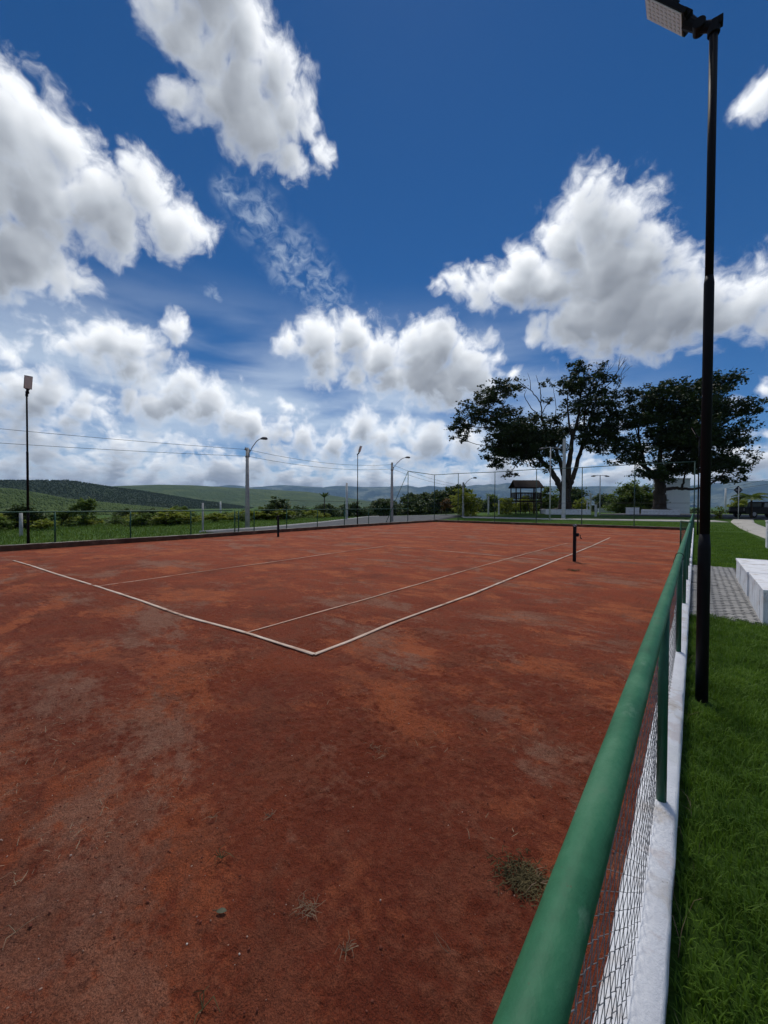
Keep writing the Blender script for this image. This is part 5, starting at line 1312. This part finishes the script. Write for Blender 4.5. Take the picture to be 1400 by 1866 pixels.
def pickup():
    root = thing("pickup_truck", "black pickup truck parked on the asphalt behind the young palm", "truck", (4.75, 54.55, 0.60), VIEWROT + 0.05)
    Wd = 1.8
    def side_prism(b, prof, y0, y1):
        n = len(prof)
        vs = [(x, y0, z) for x, z in prof] + [(x, y1, z) for x, z in prof]
        b.add(vs, [tuple(range(n)), tuple(range(2 * n - 1, n - 1, -1))] + [(i, n + i, n + (i + 1) % n, (i + 1) % n) for i in range(n)])
    b = MB(); side_prism(b, [(-1.9, 0.35), (3.3, 0.35), (3.38, 0.55), (3.35, 0.88), (2.15, 1.00), (-0.05, 1.02), (-1.9, 1.02), (-1.94, 0.6)], -Wd / 2, Wd / 2)
    b.build("body", M_CARPAINT, root, bevel=0.05)
    b = MB(); side_prism(b, [(-0.05, 1.0), (0.05, 1.52), (0.25, 1.60), (1.25, 1.60), (2.15, 1.0)], -Wd / 2 + 0.09, Wd / 2 - 0.09)
    cab = b.build("cab", M_CARPAINT, root, bevel=0.04)
    for s in (-1, 1):
        y = s * (Wd / 2 - 0.085)
        for p in ([(0.08, 1.06), (0.16, 1.47), (0.78, 1.52), (0.78, 1.06)], [(0.86, 1.06), (0.86, 1.52), (1.22, 1.51), (1.92, 1.06)]):
            b = MB(); side_prism(b, p, y - 0.012, y + 0.012); b.build("side_window", M_GLASS, cab)
    b = MB(); b.add([(1.34, -0.72, 1.545), (2.06, -0.74, 1.065), (2.06, 0.74, 1.065), (1.34, 0.72, 1.545), (1.325, -0.72, 1.53), (2.045, -0.74, 1.05), (2.045, 0.74, 1.05), (1.325, 0.72, 1.53)], [(0, 1, 2, 3), (7, 6, 5, 4), (0, 4, 5, 1), (1, 5, 6, 2), (2, 6, 7, 3), (3, 7, 4, 0)]); b.build("windscreen", M_GLASS, cab)
    b = MB(); b.box((-0.035, 0, 1.28), (0.03, 1.3, 0.36)); b.build("rear_window", M_GLASS, cab)
    b = MB(); b.box((-1.0, 0, 1.06), (1.75, 1.7, 0.06)); b.build("bed_cover", M_TYRE, root, bevel=0.02)
    for x in (-1.05, 2.35):
        for s in (-1, 1):
            y = s * (Wd / 2 - 0.06)
            b = MB(); b.tube([(x, y - 0.12, 0.36), (x, y - 0.08, 0.36), (x, y + 0.08, 0.36), (x, y + 0.12, 0.36)], [0.31, 0.36, 0.36, 0.31], 24); wh = b.build("wheel", M_TYRE, root)
            b = MB(); b.tube([(x, y - 0.128, 0.36), (x, y + 0.128, 0.36)], 0.20, 16); b.build("rim", M_STEEL, wh)
    for s in (-1, 1):
        b = MB(); b.box((3.33, s * 0.68, 0.74), (0.08, 0.34, 0.15)); b.build("headlight", M_LED, root, bevel=0.02)
        b = MB(); b.box((-1.93, s * 0.78, 0.80), (0.05, 0.14, 0.26)); b.build("tail_light", M_LUM, root, bevel=0.02)
        b = MB(); b.box((1.72, s * (Wd / 2 + 0.08), 1.08), (0.12, 0.2, 0.15)); b.build("mirror", M_CARPAINT, root, bevel=0.02)
pickup()

# ------------------------------------------------------------------ grass, litter and weeds
def blades(name, n, xr, yr, h, w, mat, seed, keep=None, lean=0.5, zfun=None, clump=0.0):
    g = np.random.default_rng(seed)
    x = g.uniform(*xr, n); y = yr[0] + (yr[1] - yr[0]) * g.uniform(0, 1, n) ** 1.25
    if clump > 0:
        d = fbm(x * 7, y * 7, 3, seed); k = g.uniform(0, 1, n) < 0.25 + 1.5 * np.clip(d - 0.35, 0, 1); x, y = x[k], y[k]
    if keep is not None:
        k = keep(x, y); x, y = x[k], y[k]
    n = len(x)
    z = (zfun(x, y) if zfun is not None else np.zeros(n)) - 0.005
    tall = 0.65 + 0.7 * fbm(x * 2.1, y * 2.1, 3, seed + 1)
    H = h * g.uniform(0.5, 1.2, n) * tall; Wd = w * g.uniform(0.7, 1.3, n)
    a = g.uniform(0, 2 * PI, n); d = np.stack([np.cos(a), np.sin(a), np.zeros(n)], 1)
    s = np.stack([-np.sin(a), np.cos(a), np.zeros(n)], 1)
    ln = (g.uniform(0.1, 1.0, n) * lean)[:, None]
    P = np.stack([x, y, z], 1); up = np.array([0, 0, 1.0])
    m = P + d * (H[:, None] * ln * 0.35) + up * (H * 0.6)[:, None]
    t = P + d * (H[:, None] * ln * 1.1) + up * (H * (1.0 - 0.3 * ln[:, 0]))[:, None]
    wv = s * Wd[:, None] / 2
    V = np.stack([P - wv, P + wv, m + wv * 0.8, m - wv * 0.8, t], 1).reshape(-1, 3)
    b = (np.arange(n) * 5)[:, None]
    F = np.concatenate([b + np.array([[0, 1, 2]]), b + np.array([[0, 2, 3]]), b + np.array([[3, 2, 4]])])
    return tag(link_mesh(name, np_mesh(name, V, F, mat)), kind='stuff')
def lawn_keep(x, y):
    paved = (y > 7.62 + 0.10 * np.sin(x * 5)) & (y < 14.12) & (x < 1.5)
    pole = (x - 0.08) ** 2 + (y - 4.28) ** 2 < 0.10 ** 2
    side = x > -0.045 + 0.03 * fbm(y * 5, y * 0, 3, 2)
    walk = (x > 2.6) & (y > 15)
    return ~paved & ~pole & side & ~walk
blades("lawn_grass", 150000, (-0.05, 1.5), (0.2, 7.9), 0.072, 0.0055, M_BLADE, 201, lawn_keep, 0.85, clump=1)
blades("overhanging_straw", 40, (-0.06, 0.04), (0.5, 7), 0.16, 0.0028, M_STRAW, 207, None, 1.3)
blades("lawn_grass", 90000, (-0.04, 3.0), (13.9, 34), 0.075, 0.010, M_BLADE, 202, lawn_keep, 0.7, clump=1)
blades("lawn_grass", 40000, (-21, 3), (35.25, 45), 0.08, 0.02, M_BLADE, 203, lambda x, y: (y < 44.0 + np.maximum(0, (x + 12) * 0.14)), 0.6, ground_z)
blades('lawn_grass', 60000, (1.5, 5.0), (-1.0, 14.0), 0.075, 0.008, M_BLADE, 208, lawn_keep, 0.8, clump=1)
def meadow_keep(x, y):
    road_e = np.interp(y, [11.5, 17, 26, 35.5, 52], [-22.95, -24.15, -27.9, -32.9, -42.5])
    return np.where(y < 11.5, x < wall_x(y) - 0.22, x < road_e)
blades("meadow_grass", 110000, (-46, -18.5), (-4, 40), 0.20, 0.03, M_MEADOW, 204, meadow_keep, 0.7, lambda x, y: ground_z(x, y) - 0.02, 1)

weeds = [(-0.57, 1.74), (-1.97, 1.06), (-1.74, 1.25), (-1.71, 0.96), (-1.5, 0.82), (-1.22, 1.06), (-0.99, 1.04), (-1.67, 2.02), (-2.35, 3.17), (-1.51, 1.87), (-1.92, 0.67), (-2.03, 0.3), (-1.24, 0.63), (-0.66, 1.27), (-2.43, 10.93)]
def tuft(loc, label, n, L, mat, seed, flat=0.25, name="dry_weed", cat="weed", r=0.0015, spread=0.0):
    g = random.Random(seed); b = MB()
    for k in range(n):
        a = g.uniform(0, 2 * PI); l = L * g.uniform(0.4, 1.0); cx, cy = g.gauss(0, spread), g.gauss(0, spread * 0.8)
        k1 = g.uniform(-0.7, 0.7)
        p = [(cx, cy, 0.004), (cx + math.cos(a) * l * 0.5, cy + math.sin(a) * l * 0.5, 0.012 + flat * l * g.uniform(0.3, 1)),
             (cx + math.cos(a + k1) * l, cy + math.sin(a + k1) * l, 0.008 + flat * l * g.uniform(0, 0.8))]
        b.tube(p, [r * 1.2, r, r * 0.5], 3)
    return tag(b.build(name, mat, None, loc), label, cat)
W_ = weeds
tuft((*W_[0], 0.0), "dense dark clump of withered weed close to the green handrail", 460, 0.045, M_DRYWEED, 1, 0.28, r=0.0020, spread=0.058)
tuft((W_[0][0] + 0.05, W_[0][1] + 0.02, 0.0), "pale dry stalks lying across the dark withered weed clump", 5, 0.11, M_STRAW, 2, 0.25)
tuft((*W_[1], 0.0), "thin red-brown twisted root fragment lying on bare clay", 5, 0.06, M_STRAW, 3, 0.2)
tuft((*W_[2], 0.0), "pale star-shaped dry weed lying on dark clay", 8, 0.05, M_STRAW, 4, 0.25)
tuft((*W_[3], 0.0), "branching brown twig pressed into the clay above the small hole", 7, 0.075, M_DRYWEED, 5, 0.25, r=0.002)
tuft((*W_[5], 0.0), "loose grey tangle of fine dry roots in the middle of the near clay", 40, 0.06, M_STRAW, 6, 0.25, spread=0.02, r=0.0010)
tuft((*W_[6], 0.0), "upright straw tuft near the lower middle of the clay", 14, 0.06, M_STRAW, 7, 0.6, r=0.0012)
tuft((*W_[7], 0.0), "scattered pale grass roots on the brown crust", 30, 0.06, M_STRAW, 8, 0.2, spread=0.05, r=0.0010)
tuft((*W_[8], 0.0), "small tuft of dried grass just beyond the corner of the white tapes", 26, 0.09, M_STRAW, 9, 0.4, spread=0.04, r=0.0016)
tuft((*W_[11], 0.0), "single long dry stem at the western edge of the near clay", 3, 0.10, M_STRAW, 10, 0.2)
tuft((*W_[13], 0.0), "long straight straw lying by the handrail", 2, 0.14, M_STRAW, 11, 0.08, r=0.0012)
tuft((*W_[12], 0.0), "bent dry twig at the very front of the clay", 4, 0.07, M_DRYWEED, 12, 0.4, r=0.002)
tuft((*W_[14], 0.0), "low dark weed growing at the foot of the near net post", 60, 0.10, M_DRYWEED, 13, 0.35, spread=0.09, r=0.003)
def fallen_leaf():
    b = MB(); n = 9
    vs = []; fs = []
    for i in range(n):
        t = i / (n - 1); w = 0.011 * math.sin(PI * min(1, t * 0.97 + 0.03)) ** 0.7
        vs += [(t * 0.042, -w, 0.004 + 0.003 * math.sin(t * 3)), (t * 0.042, 0, 0.006 + 0.003 * math.sin(t * 3)), (t * 0.042, w, 0.004 + 0.004 * math.sin(t * 3))]
        if i: fs += [(3 * i - 3, 3 * i - 2, 3 * i + 1, 3 * i), (3 * i - 2, 3 * i - 1, 3 * i + 2, 3 * i + 1)]
    b.add(vs, fs); b.tube([(-0.015, 0, 0.008), (0.0, 0, 0.010)], 0.0012, 4)
    o = b.build("fallen_leaf", M_FALLEN, None, (*W_[4], 0.0), 0.7, smooth=True); tag(o, "single grey-green fallen leaf lying on the near clay", "leaf")
fallen_leaf()

def scatter_lumps(name, n, xr, yr, s0, s1, mat, seed, keep=None, z=0.0):
    g = np.random.default_rng(seed)
    x = g.uniform(*xr, n); y = yr[0] + (yr[1] - yr[0]) * g.uniform(0, 1, n) ** 1.6
    if keep is not None: k = keep(x, y, g); x, y = x[k], y[k]
    n = len(x)
    ico = np.array([(0, 0, 1), (.89, 0, .45), (.28, .85, .45), (-.72, .53, .45), (-.72, -.53, .45), (.28, -.85, .45), (.72, .53, -.45), (-.28, .85, -.45), (-.89, 0, -.45), (-.28, -.85, -.45), (.72, -.53, -.45), (0, 0, -1)])
    fi = np.array([(0, 1, 2), (0, 2, 3), (0, 3, 4), (0, 4, 5), (0, 5, 1), (1, 6, 2), (2, 7, 3), (3, 8, 4), (4, 9, 5), (5, 10, 1), (2, 6, 7), (3, 7, 8), (4, 8, 9), (5, 9, 10), (1, 10, 6), (6, 11, 7), (7, 11, 8), (8, 11, 9), (9, 11, 10), (10, 11, 6)])
    S = s0 * (s1 / s0) ** g.uniform(0, 1, n) ** 2.5
    V = ico[None] * (1 + g.uniform(-0.3, 0.3, (n, 12, 1))) * (S[:, None, None] * g.uniform(0.6, 1.2, (n, 1, 3)))
    V[:, :, 2] *= 0.7
    V += np.stack([x, y, z + S * 0.2], 1)[:, None, :]
    F = (np.arange(n) * 12)[:, None, None] + fi[None]
    return tag(link_mesh(name, np_mesh(name, V.reshape(-1, 3), F.reshape(-1, 3), mat)), kind='stuff')
scatter_lumps("pebbles", 3200, (-6, -0.3), (0.2, 8), 0.0012, 0.0055, M_PEBBLE, 301)
scatter_lumps("clay_crumbs", 14000, (-5, -0.26), (0.2, 8), 0.0010, 0.0075, M_CLOD, 302, lambda x, y, g: g.uniform(0, 1, len(x)) < np.clip(fbm(x * 1.3, y * 1.3, 4, 11) * 2.2 - 0.75, 0.08, 1) + 0.5 * (x > -0.9))
def straw(n, xr, yr, seed):
    g = np.random.default_rng(seed)
    x = g.uniform(*xr, n); y = yr[0] + (yr[1] - yr[0]) * g.uniform(0, 1, n) ** 1.5
    k = fbm(x * 1.1, y * 1.1, 3, 21) > 0.47; x, y = x[k], y[k]; n = len(x)
    a = g.uniform(0, 2 * PI, n); L = g.uniform(0.008, 0.07, n); w = g.uniform(0.0007, 0.0018, n); bend = g.uniform(-0.5, 0.5, n)
    d = np.stack([np.cos(a), np.sin(a), 0 * a], 1); d2 = np.stack([np.cos(a + bend), np.sin(a + bend), 0 * a], 1); s = np.stack([-np.sin(a), np.cos(a), 0 * a], 1)
    P = np.stack([x, y, 0.009 + g.uniform(0, 0.004, n)], 1); Q = P + d * L[:, None] * 0.5 + np.array([0, 0, 1]) * (L * g.uniform(0, 0.25, n))[:, None]; R = Q + d2 * L[:, None] * 0.5
    W = s * w[:, None]
    V = np.stack([P - W, P + W, Q + W, Q - W, R], 1).reshape(-1, 3); b = (np.arange(n) * 5)[:, None]
    F = np.concatenate([b + np.array([[0, 1, 2]]), b + np.array([[0, 2, 3]]), b + np.array([[3, 2, 4]])])
    tag(link_mesh("straw_litter", np_mesh("straw_litter", V, F, M_STRAW)), kind='stuff')
straw(3600, (-6, -0.3), (0.2, 8), 401)
